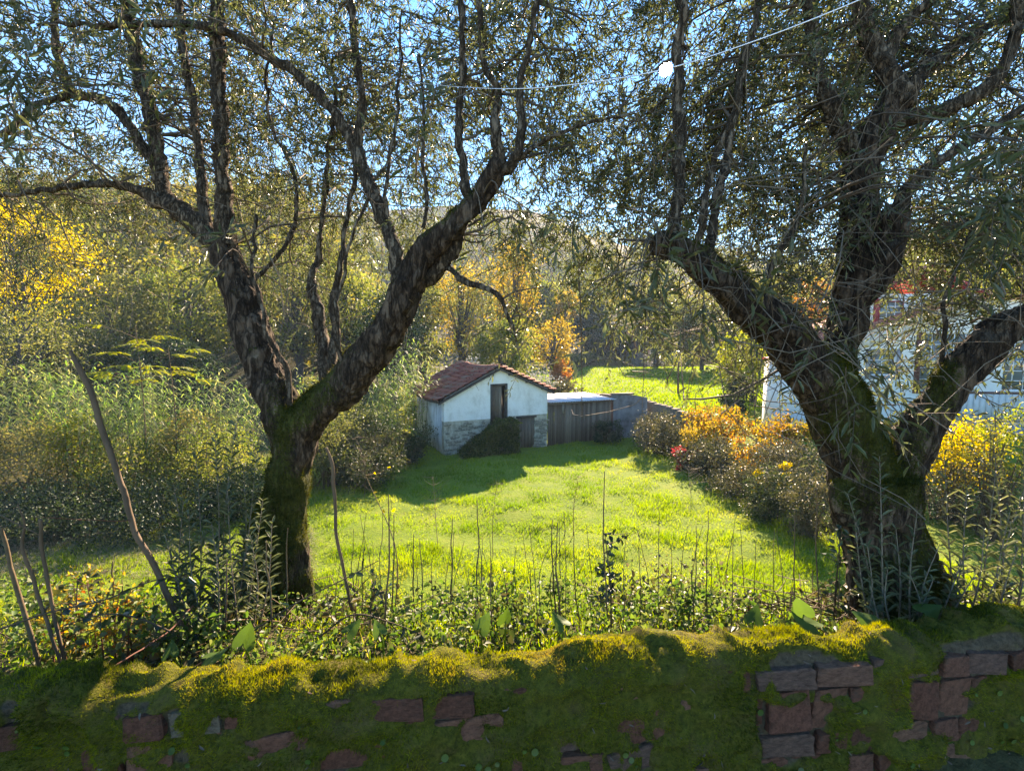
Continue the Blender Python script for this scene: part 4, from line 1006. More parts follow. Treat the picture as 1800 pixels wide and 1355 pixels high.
# behind the barn
tree("poplar_tree", "tall golden yellow poplar rising behind the barn roof", 812, 50, 440, 105, M['gold'], n_cl=75, per=34, low=.2, trunk=.35, leaf=.22)
tree("poplar_tree", "slender yellow green poplar to the right of the golden poplar", 905, 62, 405, 90, M['gold'], n_cl=60, per=50, low=.25)
tree("valley_tree", "light green willow-like tree directly behind the barn ridge", 885, 46, 545, 120, M['shrub'], n_cl=60, per=70, low=.1)
tree("valley_tree", "round tree of grey twigs with a yellow rim behind the barn", 972, 70, 552, 95, M['gold'], n_cl=50, per=28, low=.1, trunk=.4)
shrub("orange_shrub", "small bright orange shrub at the edge of the far field", 988, 66, 632, 42, M['orange'], n_cl=22, per=40)
shrub("silver_shrub", "silvery plumed shrub left of the barn's ridge", 848, 38, 618, 75, M['silver'], n_cl=30, per=60, leaf=.14)
shrub("silver_shrub", "silver grey shrub showing above the barn's right roof slope", 948, 37, 642, 85, M['silver'], n_cl=30, per=60, leaf=.14)
shrub("roadside_shrub", "green brown shrub over the end of the shed's metal roof", 1000, 35, 664, 75, M['bramble_pale'], n_cl=34, per=70)
tree("valley_tree", "bright green round tree on the slope above the valley", 950, 120, 482, 85, M['shrub'], n_cl=50, per=70, low=.1)
tree("valley_tree", "tree with a golden yellow dome far behind the barn", 995, 112, 508, 72, M['gold'], n_cl=50, per=70, low=.1)
tree("valley_tree", "dark blue green tree standing in the far shade beside the field", 1040, 104, 505, 60, M['darkgreen'], n_cl=50, per=80, low=.05)
tree("valley_tree", "low dark tree at the far end of the bright field", 1075, 98, 570, 80, M['darkgreen'], n_cl=50, per=80, low=.0)
tree("valley_tree", "pinkish grey leafless looking tree beyond the bright field", 1105, 100, 575, 80, M['pinkgrey'], n_cl=46, per=60, low=.1)
tree("valley_tree", "tall grey green tree under the right olive's cut limb", 1155, 88, 492, 110, M['greygreen'], n_cl=60, per=70, low=.1)
tree("valley_tree", "broad olive green tree beyond the field, left of the lime tree", 1235, 74, 515, 130, M['greygreen'], n_cl=70, per=70, low=.1)
tree("lime_tree", "lime yellow tree just left of the white house", 1305, 40, 575, 95, M['lime'], n_cl=46, per=50, low=.12)
shrub("dark_shrub", "dark green shrub at the left corner of the white house", 1300, 33, 655, 60, M['darkgreen'], n_cl=34, per=70)
tree("valley_tree", "dark green tree behind the fork of the right olive", 1360, 60, 455, 170, M['greygreen'], n_cl=70, per=70, low=.1)
tree("valley_tree", "orange leaved tree glimpsed through the right olive's fork", 1430, 44, 478, 110, M['orange'], n_cl=46, per=50, low=.2)
tree("valley_tree", "tall yellow green tree rising behind the house roof", 1690, 44, 330, 210, M['shrub'], n_cl=80, per=70, low=.15)
tree("valley_tree", "green tree behind the house at the right edge", 1800, 42, 380, 200, M['lime'], n_cl=70, per=60, low=.15)
tree("valley_tree", "grey green tree showing left of the red window", 1560, 52, 430, 160, M['greygreen'], n_cl=70, per=70, low=.15)
for (px_, top_, w_, mt_, lab_) in ((1025,622,70,'greygreen','low grey green scrub at the left end of the far field'),(1080,628,80,'ochre','ochre scrub along the far edge of the bright field'),(1135,620,80,'silver','pale silvery scrub at the middle of the far field edge'),(1195,622,90,'shrub','sunny green scrub behind the slender pale post'),(1255,618,80,'greygreen','dull green scrub at the right end of the far field')):
    shrub("field_scrub", lab_, px_, 92, top_, w_ * 1.2, M[mt_], n_cl=40, per=50, leaf=.3)
# left hedge, beside and in front of the cane
shrub("hedge_shrub", "pale green feathery shrub at the left edge below the cane", 40, 17.5, 735, 230, M['ochre'], n_cl=60, per=110, leaf=.07)
shrub("hedge_shrub", "yellow green shrub in front of the cane by the leaning pole", 215, 17.0, 752, 220, M['shrub'], n_cl=60, per=110, leaf=.07)
shrub("hedge_shrub", "sunlit shrub between the cane and the left olive trunk", 375, 16.5, 735, 150, M['shrub'], n_cl=50, per=110, leaf=.06)
shrub("bramble_thicket", "dark shaded bramble thicket at the left edge of the meadow", 60, 14.6, 850, 300, M['darkgreen'], n_cl=70, per=130, leaf=.06)  # hedge's shade put into the colour by the darker leaf material
shrub("bramble_thicket", "dark bramble thicket behind the leaning pole", 260, 14.8, 842, 280, M['darkgreen'], n_cl=70, per=130, leaf=.06)  # dark leaf colour stands in for the shade of the hedge
shrub("bramble_thicket", "dark bramble thicket left of the mossy olive trunk", 400, 15.5, 820, 130, M['darkgreen'], n_cl=50, per=120, leaf=.06)  # shade of the hedge painted in with the same dark leaf
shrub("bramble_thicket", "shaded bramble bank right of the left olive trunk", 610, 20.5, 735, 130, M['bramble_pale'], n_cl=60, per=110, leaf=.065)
shrub("bramble_thicket", "dark brambles against the barn's left corner", 715, 22.8, 745, 110, M['bramble'], n_cl=50, per=110, leaf=.07)
shrub("hedge_shrub", "grey leaved shrub between trunk and cane near the barn", 590, 24, 640, 120, M['greygreen'], n_cl=60, per=100, leaf=.09)
shrub("bramble_thicket", "tall shaded thicket between the left olive and the barn", 575, 19.5, 700, 150, M['greygreen'], n_cl=60, per=110, leaf=.07)
shrub("bramble_thicket", "dark tangled thicket halfway from the trunk to the barn", 655, 21.5, 712, 150, M['bramble'], n_cl=60, per=110, leaf=.07)
shrub("hedge_shrub", "sunlit leafy shrub pressed against the barn's rear left corner", 735, 30, 655, 80, M['shrub'], n_cl=40, per=90, leaf=.10)
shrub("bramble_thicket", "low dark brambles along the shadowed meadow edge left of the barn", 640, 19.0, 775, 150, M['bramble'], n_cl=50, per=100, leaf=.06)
shrub("bramble_thicket", "dark bramble mound nearest the right olive's left side", 1440, 13.5, 822, 110, M['bramble_pale'], n_cl=50, per=110, leaf=.05)
shrub("bramble_thicket", "bramble mound at the meadow's right corner beneath the yellow strands", 1370, 15.2, 826, 120, M['bramble'], n_cl=50, per=110, leaf=.05)
shrub("wall_shrub", "small dark round bush in front of the plank shed", 1070, 27.3, 738, 62, M['darkgreen'], n_cl=30, per=80, leaf=.09)
# right bank: brambles and vines
shrub("bramble_thicket", "grey leaved brambles at the left end of the right bank", 1165, 25.0, 722, 110, M['bramble_pale'], n_cl=60, per=100, leaf=.075)
shrub("bramble_thicket", "glossy dark brambles under the orange vines", 1260, 21.0, 770, 150, M['bramble_pale'], n_cl=70, per=120, leaf=.07)
shrub("bramble_thicket", "dark brambles hanging against the right olive trunk", 1390, 17.5, 770, 210, M['bramble_pale'], n_cl=80, per=120, leaf=.06)
shrub("bramble_thicket", "low pale brambles at the foot of the right bank", 1330, 18.0, 830, 190, M['bramble_pale'], n_cl=50, per=110, leaf=.06)
shrub("bramble_thicket", "tangled brown brambles at the right edge of the photo", 1740, 15.0, 790, 260, M['bramble_pale'], n_cl=80, per=120, leaf=.055)
shrub("vine_bush", "orange and yellow vines on the bank between shed and house", 1275, 24.5, 712, 150, M['vine'], n_cl=44, per=60, leaf=.12, low=.35)
shrub("vine_bush", "orange vines at the left foot of the white house", 1385, 21.5, 728, 130, M['vine'], n_cl=40, per=55, leaf=.11, low=.3)
shrub("vine_bush", "orange vine showing in the crotch of the right olive", 1570, 20.0, 728, 110, M['vine'], n_cl=30, per=55, leaf=.11, low=.3)
shrub("yellow_vine", "golden yellow vine glowing under the right olive's low limb", 1690, 15.5, 712, 170, M['yellow'], n_cl=46, per=60, leaf=.085, low=.3)
shrub("yellow_vine", "yellow green vine sprays at the right edge below the house windows", 1765, 14.0, 690, 120, M['lime'], n_cl=26, per=34, leaf=.075, low=.45)
shrub("red_bush", "small crimson bush at the meadow's right edge", 1207, 21.5, 783, 44, M['red'], n_cl=22, per=45, leaf=.085)
shrub("yellow_vine", "hanging tuft of yellow vine leaves left of the right trunk", 1392, 15.8, 808, 24, M['yellow'], n_cl=10, per=34, leaf=.06, low=.25)
shrub("yellow_vine", "narrow hanging strand of yellow vine leaves by the brambles", 1346, 16.2, 812, 18, M['yellow'], n_cl=9, per=34, leaf=.06, low=.2)

shrub("vine_bush", "red and orange vine patch low on the right bank", 1330, 19.3, 752, 80, M['vine'], n_cl=24, per=45, leaf=.09, low=.3)
shrub("vine_bush", "yellow and orange vine above the crimson bush", 1235, 22.8, 738, 80, M['gold'], n_cl=24, per=45, leaf=.09, low=.3)
shrub("hedge_shrub", "lime green shrub patch in front of the cane at far left", 120, 18.2, 715, 110, M['lime'], n_cl=30, per=60, leaf=.08)
shrub("hedge_shrub", "ochre brown shrub between two cane clumps", 315, 18.4, 700, 110, M['ochre'], n_cl=40, per=70, leaf=.08)
# giant cane
def cane(label, px, Y, top, wpx, nst, seed, lean=0.0):
    g2 = np.random.default_rng(seed); x = at(px, 600, Y)[0]; gz = float(G(x, Y)); H = at(px, top, Y)[2] - gz; w = wpx / F * Y / 2
    t = thing("cane_clump", label, "cane", (x, Y, gz - .05), group="clumps of giant cane")
    gs, gl = Geo(), Geo()
    for i in range(nst):
        b0 = np.array([g2.uniform(-w, w), g2.normal() * .8, 0]); h = H * g2.uniform(.6, 1.02)
        tp = b0 + [g2.normal() * .12 * h + lean * h, g2.normal() * .1 * h, h]
        P = catmull([b0, (b0 + tp) / 2 + [0, 0, .04 * h], tp], 7); tubes(gs, P[None], np.linspace(.014, .004, 7)[None], 4)
        n = 17; tt = np.linspace(.3, 1, n); B = np.stack([np.interp(tt, np.linspace(0, 1, 7), P[:, j]) for j in range(3)], -1)
        an = g2.random() * 6.28 + np.arange(n) * 2.6
        D = np.stack([np.cos(an), np.sin(an), .75 + .5 * g2.random(n)], -1)
        strips(gl, B, D, g2.uniform(.5, .95, n), g2.uniform(.05, .085, n), g2.uniform(.5, 1.1, n), np.clip(.45 + .38 * g2.normal() + .2 * g2.random(n), 0, 1), 4)
    obj("stem", gs, M['canestem'], t, kind="stuff"); obj("foliage", gl, M['cane'], t, kind="stuff")
cane("tall bright green cane at the left edge of the photo", 50, 20.5, 622, 130, 60, 1)
cane("sunlit cane clump behind the leaning pole", 165, 19.5, 655, 110, 55, 2)
cane("lush green cane clump under the yellow feathery sapling", 250, 19, 640, 130, 70, 3)
cane("green cane clump just left of the olive trunk", 390, 20, 650, 120, 60, 4)
cane("drooping cane seen through the fork of the left olive", 560, 25, 640, 110, 45, 5)
cane("tall arching cane leaning against the barn's left wall", 700, 26.5, 600, 90, 60, 6, .05)

# sapling with feathery yellow leaves
def pinnate(label, px, Y, top, mat, seed, nb=9, spread=1.0, cat="sapling"):
    g2 = np.random.default_rng(seed); x = at(px, 600, Y)[0]; gz = float(G(x, Y)); H = at(px, top, Y)[2] - gz
    t = thing("feathery_sapling", label, cat, (x, Y, gz)); gs, gl = Geo(), Geo()
    tube(gs, [[0, 0, -.1], [.1, 0, H * .5], [.0, 0, H * .96]], [.03, .022, .01], 6, 8, cap=False)
    for i in range(nb):
        z0 = H * g2.uniform(.62, .95); an = g2.random() * 6.28; l = spread * g2.uniform(.6, 1.2)
        s0 = np.array([0, 0, z0]); tp = s0 + np.array([math.cos(an) * l, math.sin(an) * l, l * .45])
        P = catmull([s0, (s0 + tp) / 2 + [0, 0, .05], tp], 6); tubes(gs, P[None], np.linspace(.012, .005, 6)[None], 4)
        for k in range(5):
            a2 = an + g2.normal() * .9; ll = g2.uniform(.5, .8); dz = np.array([math.cos(a2), math.sin(a2), .15]); tt = np.linspace(.15, 1, 11)
            R_ = tp + dz * (ll * tt)[:, None] - np.array([0, 0, 1]) * (.3 * ll * tt ** 2)[:, None]; sd = np.array([-math.sin(a2), math.cos(a2), 0])
            for sg in (1, -1): leaves(gl, R_, sd * sg + dz * .35 - [0, 0, .25], np.tile([0, 0, 1.0], (11, 1)) + g2.normal(size=(11, 3)) * .3, .13, .05, g2.random(11))
            tubes(gs, R_[None], np.full((1, 11), .004), 3)
    obj("stem", gs, M['stalk'], t); obj("foliage", gl, mat, t, kind="stuff")
pinnate("slender sapling with feathery yellow green leaves above the cane", 240, 17.5, 560, M['lime'], 1, 11, 1.1)
pinnate("second slimmer feathery sapling right beside the taller one", 295, 17.8, 600, M['lime'], 2, 7, .9)
pinnate("small lime leaved sapling in the shade left of the barn", 690, 21.8, 752, M['lime'], 3, 5, .5)

# ------------------------------------------------------------------ wooded hills far behind
def wood(name, label, n, xr_, yr_, mat, seed, ok, hgt, leaf, per):
    g2 = np.random.default_rng(seed); g = Geo(); x = g2.uniform(*xr_, n) ; y = g2.uniform(*yr_, n); x = x * y
    k = ok(x, y); x, y = x[k], y[k]; z = G(x, y); n = len(x)
    h = hgt * g2.uniform(.6, 1.3, n); tone = g2.random(n)
    ncl = 7; C = np.stack([x, y, z + h * .55], -1); C = np.repeat(C, ncl, 0) + g2.normal(size=(n * ncl, 3)) * np.repeat(h, ncl)[:, None] * [.24, .24, .2]
    B = np.repeat(C, per, 0) + g2.normal(size=(n * ncl * per, 3)) * np.repeat(h, ncl * per)[:, None] * .09
    m_ = len(B); sz = leaf * g2.uniform(.6, 1.4, m_)
    leaves(g, B, g2.normal(size=(m_, 3)), g2.normal(size=(m_, 3)) + [0, 0, .8], sz, sz * .7, np.clip(np.repeat(tone, ncl * per) * .75 + .25 * g2.random(m_), 0, 1))
    return tag(obj(name, g, mat, kind="stuff"), label, "woodland")
wood("hillside_wood", "mixed woodland covering the far hillside across the valley", 900, (-.35, 1.0), (125, 430), M['wood_far'], 5, lambda x, y: y > 0, 11, 1.1, 13)
wood("slope_wood", "scrubby woodland on the near left hillside", 420, (-1.25, -.22), (44, 135), M['wood_far'], 6, lambda x, y: y > 0, 7, .55, 18)
wood("upper_wood", "woodland climbing the slope behind the white house", 120, (.45, 1.3), (52, 120), M['wood_far'], 8, lambda x, y: y > 0, 8, .6, 16)

# ------------------------------------------------------------------ plants on the bank just behind the wall
def on_ground(px, Y): x = at(px, 600, Y)[0]; return np.array([x, Y, float(G(x, Y))])
gk = Geo(); n = 60000                       # grass of the bank
y = rng.uniform(2.0, 8.2, n); x = rng.uniform(-1.15, 1.15, n) * (y + .6)
k = rng.random(n) < np.clip(.55 + .8 * fbm(np.stack([x, y, 0 * x], -1) * 1.2, 131), .05, 1); x, y = x[k], y[k]; n = len(x)
blades(gk, np.stack([x, y, G(x, y) - .01], -1), np.array([0, 0, 1.0]) + rng.normal(size=(n, 3)) * .45, rng.uniform(.06, .16, n), .0035 + .0009 * y, np.clip(.4 + .25 * rng.normal(size=n), 0, 1))
tag(obj("bank_grass", gk, M['grass'], kind="stuff"), "green grass on the bank just behind the mossy wall", "grass")
def cover(name, label, n, xr_, yr_, mat, leafl, hmax, seed, thr=.0):
    g2 = np.random.default_rng(seed); g = Geo(); y = g2.uniform(*yr_, n); x = g2.uniform(*xr_, n) * y
    cl = fbm(np.stack([x, y, 0 * x], -1) * 2.6, seed); k = cl + .35 * g2.random(n) > thr; x, y, cl = x[k], y[k], cl[k]; n = len(x)
    z = G(x, y) + hmax * g2.random(n) ** 1.2 * np.clip(.5 + cl, .15, 1.2)
    B = np.stack([x, y, z], -1); L = leafl * g2.uniform(.5, 1.4, n)
    leaves(g, B, g2.normal(size=(n, 3)) + [0, -.3, .15], g2.normal(size=(n, 3)) * .6 + [0, 0, 1], L, L * g2.uniform(.55, .9, n), np.clip(.4 * cl + g2.random(n), 0, 1), True)
    return tag(obj(name, g, mat, kind="stuff"), label, "ground cover")
cover("herb_cover", "leafy green herbs growing thickly along the back of the wall", 19000, (-1.1, .95), (1.9, 3.3), M['herb'], .027, .30, 301, -.0)
cover("dark_cover", "dark glossy low leaves tangled behind the wall", 4500, (-1.05, 1.1), (1.9, 2.9), M['bramble'], .038, .30, 302, .15)
cover("pale_cover", "pale glittering seed heads and small leaves on the sunny bank", 15000, (.15, .85), (2.6, 7.6), M['bramble_pale'], .024, .35, 303, -.05)
cover("slope_cover", "small green weeds on the slope below the wall", 14000, (-1.0, .3), (2.8, 8.0), M['herb'], .03, .3, 304, .12)
gd = Geo(); n = 9000                        # dead grass at the foot of the left brambles
y = rng.uniform(11.2, 14.2, n); x = rng.uniform(-1.1, -.42, n) * y; B = np.stack([x, y, G(x, y)], -1)
strips(gd, B, np.array([.2, -.2, .8]) + rng.normal(size=(n, 3)) * .6, rng.uniform(.2, .5, n), .012, .7, rng.random(n), 3)
tag(obj("dry_grass", gd, M['dry'], kind="stuff"), "pale dry grass in front of the left bramble thickets", "dry grass")
gd = Geo(); n = 7000                        # dead twigs and leaf litter round the trunks
for (px, Yc, s_) in ((500, 2.75, .35), (1600, 2.45, .5), (380, 2.3, .5), (1500, 2.4, .3)):
    c = on_ground(px, Yc); m_ = 120; q = c + rng.normal(size=(m_, 3)) * [s_, .16, .04] + [0, 0, .06]
    D = nrm(rng.normal(size=(m_, 3)) * [1, .6, .25]); l = rng.uniform(.1, .4, m_); tt = np.linspace(-.5, .5, 4)
    tubes(gd, q[:, None] + D[:, None] * (l[:, None] * tt)[..., None] + rand_dir(m_)[:, None] * (l[:, None] * .2 * tt ** 2)[..., None], np.full((m_, 4), .003), 3)
tag(obj("dead_twigs", gd, M['stalk'], kind="stuff"), "dead brown twigs littered round the olive trunks", "twig litter")

fl = Geo(); n = 420                          # fallen leaves on the meadow
y = rng.uniform(8.5, 23, n); x = rng.uniform(-.55, .55, n) * y; B = np.stack([x, y, G(x, y) + .09], -1)
leaves(fl, B, rng.normal(size=(n, 3)) * [1, 1, .3], rng.normal(size=(n, 3)) * .5 + [0, 0, 1], rng.uniform(.05, .09, n), .05, rng.random(n))
tag(obj("fallen_leaves", fl, M['ochre'], kind="stuff"), "fallen ochre leaves scattered over the meadow", "fallen leaves")
# olive shoots
def shoot(path, group, label, r=.005, leaf=.055, mat=None, step=.03, lw=.24):
    P, _ = skel([(a, b_, c, 1) for a, b_, c in path]); base = P[0].copy(); P = catmull(P - base, 16)
    t = thing("olive_shoot", label, "shoot", tuple(base), group=group)
    g = Geo(); tubes(g, P[None], np.linspace(r, r * .3, 16)[None], 5, [.9]); obj("stem", g, M['twig'], t)
    L = np.linalg.norm(np.diff(P, axis=0), axis=1).sum(); n = int(L / step); tt = np.linspace(.12, 1, n)
    B = np.stack([np.interp(tt, np.linspace(0, 1, 16), P[:, j]) for j in range(3)], -1); tg = nrm(np.gradient(B, axis=0))
    g = Geo()
    for sg in (1, -1):
        an = np.arange(n) * 1.57 + rng.normal(size=n) * .4; e1 = nrm(np.cross(tg, [0.3, 1, 0])); e2 = np.cross(tg, e1)
        pr = (np.cos(an)[:, None] * e1 + np.sin(an)[:, None] * e2) * sg; k = rng.random(n) < .9
        ll = leaf * rng.uniform(.7, 1.25, n) * (1.1 - .4 * tt)
        leaves(g, B[k], (tg * .75 + pr)[k], (tg - pr * .5 + rng.normal(size=(n, 3)) * .3)[k], ll[k], ll[k] * lw, rng.random(n)[k], True)
    obj("foliage", g, mat or M['olive_shoot'], t)
LS = "slim grey green olive shoot in front of the left trunk"
for a, tpx, tpy, Yc in ((330,305,850,2.35),(350,345,800,2.4),(372,378,770,2.42),(395,415,742,2.45),(410,452,790,2.45),(420,400,862,2.3),(360,332,905,2.25),(430,462,880,2.35),(385,372,920,2.2),(445,440,940,2.3),(340,290,940,2.25),(400,428,820,2.5),(318,322,880,2.3),(455,478,920,2.3)):
    shoot([(a, 1110, Yc), ((a + tpx) / 2 + rng.normal() * 8, (1110 + tpy) / 2, Yc), (tpx, tpy, Yc)], "olive shoots at the left trunk", LS, .0045, .078, None, .027)
RS = "grey green olive shoot growing round the right trunk's foot"
for a, tpx, tpy, Yc in ((1552,1546,802,2.1),(1540,1490,868,2.15),(1530,1502,905,2.15),(1580,1575,930,2.15),(1600,1612,900,2.1),(1620,1650,960,2.1),(1570,1560,1000,2.05),(1610,1600,1010,2.05),(1640,1690,985,2.1),(1590,1640,1020,2.05),(1520,1525,960,2.1),(1660,1720,1000,2.1),(1550,1530,1030,2.05)):
    shoot([(a, 1112, Yc), ((a + tpx) / 2 + rng.normal() * 8, (1112 + tpy) / 2, Yc), (tpx, tpy, Yc)], "olive shoots at the right trunk", RS, .005, .062, M['olive_shoot'])
ES = "leafy olive shoot right of the right trunk near the photo's edge"
for a, tpx, tpy, Yc in ((1680,1660,800,2.35),(1700,1700,860,2.3),(1720,1750,830,2.3),(1740,1775,900,2.2),(1760,1800,860,2.25),(1700,1730,930,2.15),(1680,1700,960,2.2),(1750,1790,960,2.1),(1780,1830,930,2.2),(1730,1760,1000,2.1),(1790,1800,770,2.4),(1770,1745,760,2.5)):
    shoot([(a, 1100, Yc), ((a + tpx) / 2 + rng.normal() * 10, (1100 + tpy) / 2, Yc), (tpx, tpy, Yc)], "olive shoots at the right edge", ES, .005, .07, M['olive'], .034)

# stakes, poles, stalks
def rod(name, label, cat, path, mat, group=None, knots=0):
    P, r = skel(path); r = r * .6; base = P[0].copy(); g = Geo()
    tube(g, P - base, r, 8, max(14, len(path) * 9), wob=.011, seed=int(path[0][0]) % 97)
    o = obj(name, g.mesh(name, True), mat); o.location = base; o["kind"] = "thing"
    return tag(o, label, cat, group)
rod("leaning_pole", "long brown branch leaning left, stuck in the bank as a pole", "pole", [(322,1108,2.2,17),(290,1030,2.2,17),(245,945,2.2,16),(212,850,2.22,16),(185,770,2.24,17),(160,690,2.25,16),(138,645,2.25,15),(124,618,2.25,8)], M['pole'])
rod("thin_pole", "thin tan pole standing bent right of the left olive trunk", "pole", [(618,1075,2.3,9),(600,990,2.3,10),(588,920,2.3,10),(588,860,2.3,11),(586,820,2.3,11),(576,785,2.3,8)], M['pole'])
rod("wooden_stake", "darkest wooden stake at the left end of the wall", "stake", [(74,1200,1.85,12),(60,1130,1.85,12),(30,1045,1.85,13),(18,990,1.85,11),(2,925,1.85,10)], M['stalk'], "stakes at the left end")
rod("wooden_stake", "forked pale stake, middle of the three at the left end", "stake", [(112,1190,1.85,9),(80,1085,1.85,10),(50,990,1.85,10),(40,960,1.85,9),(44,920,1.85,6),(32,886,1.85,3)], M['pole'], "stakes at the left end")
rod("wooden_stake", "straight pale stake, rightmost of the three at the left end", "stake", [(122,1190,1.87,10),(98,1090,1.87,10),(82,1010,1.87,10),(74,960,1.87,10),(68,912,1.87,9)], M['pole'], "stakes at the left end")
rod("fence_wire", "thin rusty wire strung left from the leaning pole", "wire", [(75,912,1.9,2.2),(150,914,2.05,2.2),(232,916,2.2,2.2)], M['redstalk'])
rod("bent_cane", "broken thin cane resting across the stakes at the left edge", "cane", [(-20,896,1.84,3),(20,915,1.84,3.5),(68,940,1.84,3)], M['pole'])
rod("long_stem", "long reddish brown stem lying across the mossy wall top", "stem", [(-20,1268,1.42,6),(60,1228,1.5,6),(150,1192,1.6,6),(235,1150,1.75,5),(300,1105,1.95,5),(340,1065,2.1,4)], M['redstalk'])
rod("field_post", "slender pale post at the far field's edge", "post", [(1192,708,44,7),(1192,670,44,6),(1193,636,44,5)], M['pole'])
rod("hanging_stem", "very thin dark stem hanging in front of the shed's metal roof", "stem", [(1016,440,2.7,3),(1019,535,2.7,3),(1022,650,2.7,2.4),(1025,735,2.7,1.8)], M['stalk'])
DS = "thin dry brown stalk standing upright among the plants behind the wall"
stk = [(685,870,1095,6),(692,905,1090,5),(671,900,1085,3),(795,908,1085,5),(840,878,1085,5),(862,965,1075,4),(1063,828,1080,5),(972,912,1090,5),(980,918,1090,5),(1010,935,1080,4),(728,938,1085,5),(738,945,1085,4),(1245,895,1095,4),(1222,925,1095,4),(1398,900,1060,4),(1436,850,1040,4),(1215,1000,1110,7),(640,950,1090,4),(655,965,1090,4),(1100,940,1095,3),(1125,925,1090,3),(1180,960,1095,3),(1290,930,1100,3),(1330,950,1100,3),(905,960,1085,3),(930,985,1085,3),(760,980,1085,3),(620,930,1080,3),(1360,930,1095,3),(1160,900,1090,3),(200,985,1130,7),(135,1025,1170,6),(215,1020,1140,5),(400,985,1080,6),(505,930,1075,5),(470,950,1070,6)]
special = {1063: "tallest thin dark stalk standing before the middle of the meadow", 685: "sturdy dry stalk rising right of the thin tan pole", 840: "tall straight dry stalk left of the meadow's centre",
    795: "dry stalk just left of the tall straight one at centre left", 972: "left one of two close dry stalks in the meadow's centre", 980: "right one of two close dry stalks in the meadow's centre",
    1245: "thin dry stalk right of the dark leaved young shrub", 1436: "thin dry stalk nearest the right olive trunk", 200: "thick dry stalk among the red spurge at the left", 505: "dry stalk standing in front of the left olive trunk"}
for i, (a, t_, b_, w) in enumerate(stk):
    Yc = 2.05 + .55 * rng.random(); lean = rng.normal() * 9
    rod("dry_stalk", special.get(a, DS), "stalk", [(a + lean * .4 + rng.normal() * 4, b_ + 25, Yc, w * .95), (a + rng.normal() * 2, (t_ + b_) / 2, Yc, w * .85), (a, t_, Yc, w * .45)], M['stalk'] if i % 3 else M['pole'], "dry stalks behind the wall")
for i in range(46):
    a = rng.uniform(560, 1480); t_ = rng.uniform(900, 1030); Yc = rng.uniform(2.1, 3.4)
    rod("dry_stalk", DS, "stalk", [(a + rng.normal() * 8, 1115, Yc, 2.6), (a + rng.normal() * 4, (t_ + 1115) / 2, Yc, 2.4), (a + rng.normal() * 12, t_, Yc, 1.2)], M['stalk'], "dry stalks behind the wall")

def branchy(name, label, cat, px, Y, top, wpx, mat, seed, nb=16, leafmat=None, leafl=.04, leafn=0, r=.006, ybase=None, group=None, bend=.3, tipleaf=0):
    g2 = np.random.default_rng(seed); b0 = on_ground(px, Y) if ybase is None else at(px, ybase, Y); H = at(px, top, Y)[2] - b0[2]; w = wpx / F * Y / 2
    t = thing(name, label, cat, tuple(b0), group=group); gs, gl = Geo(), Geo()
    sp = catmull([[0, 0, -.05], [g2.normal() * .1 * w, 0, H * .5], [g2.normal() * .25 * w, 0, H]], 10); tubes(gs, sp[None], np.linspace(r, r * .35, 10)[None], 5)
    ends = []
    for i in range(nb):
        k = int(g2.integers(3, 10)); s0 = sp[k]; an = g2.random() * 6.28; l = w * g2.uniform(.4, 1.0)
        tp = s0 + np.array([math.cos(an) * l, math.sin(an) * l * .6, l * g2.uniform(.1, .9)]); tp[2] = min(tp[2], H * 1.02)
        P = catmull([s0, (s0 + tp) / 2 + [0, 0, -bend * l * .2], tp], 6); tubes(gs, P[None], np.linspace(r * .5, r * .2, 6)[None], 3); ends.append(P)
    if leafn:
        E = np.concatenate(ends + [sp[3:]]); m_ = leafn; k = g2.integers(0, len(E), m_); B = E[k] + g2.normal(size=(m_, 3)) * .008
        leaves(gl, B, g2.normal(size=(m_, 3)) + [0, 0, -.1], g2.normal(size=(m_, 3)) + [0, -.3, .6], leafl * g2.uniform(.6, 1.2, m_), leafl * g2.uniform(.5, .75, m_), g2.random(m_), True)
        obj("foliage", gl, leafmat, t)
    if tipleaf:
        for P in ends:
            m_ = tipleaf; B = P[-1] + g2.normal(size=(m_, 3)) * leafl * .8
            leaves(gl, B, g2.normal(size=(m_, 3)) + [0, 0, .3], g2.normal(size=(m_, 3)) + [0, 0, .6], leafl, leafl * .6, g2.random(m_), True)
        obj("foliage", gl, leafmat, t)
    obj("stem", gs, mat, t)
branchy("young_shrub", "dark leaved young shrub standing in front of the sunny meadow", "shrub", 1075, 2.3, 938, 95, M['stalk'], 5, 13, M['darkleaf'], .034, 95, ybase=1110)
branchy("young_shrub", "small dark leaved sprig low behind the wall, left of centre", "shrub", 650, 2.3, 1010, 70, M['stalk'], 6, 8, M['darkleaf'], .034, 30, ybase=1105)
branchy("young_shrub", "dark leaved sprig against the right trunk's left edge", "shrub", 1465, 2.4, 930, 90, M['stalk'], 7, 12, M['darkleaf'], .038, 60, ybase=1105)
branchy("young_shrub", "leafy green sprig in the middle of the bank", "shrub", 900, 2.5, 1005, 90, M['stalk'], 8, 10, M['herb'], .035, 80, ybase=1115)
branchy("young_shrub", "leafy green sprig left of the dark leaved young shrub", "shrub", 985, 2.5, 1030, 80, M['stalk'], 9, 10, M['herb'], .035, 70, ybase=1115)
branchy("young_shrub", "broad leaved green sprig to the right of the dark young shrub", "shrub", 1200, 2.3, 1030, 80, M['stalk'], 19, 9, M['herb'], .04, 50, ybase=1115)
branchy("dead_weed", "grey branching dead weed in the barn's shadow", "weed", 765, 13.0, 838, 80, M['dry'], 10, 26, r=.012)
branchy("dead_weed", "reddish dry flower head on a stem in the meadow", "weed", 1012, 14.0, 838, 46, M['redstalk'], 11, 20, M['redstalk'], .06, 0, r=.012)
branchy("dead_weed", "spindly dead weed between the grey weed and the tan pole", "weed", 865, 12.5, 850, 60, M['dry'], 12, 16, r=.01)
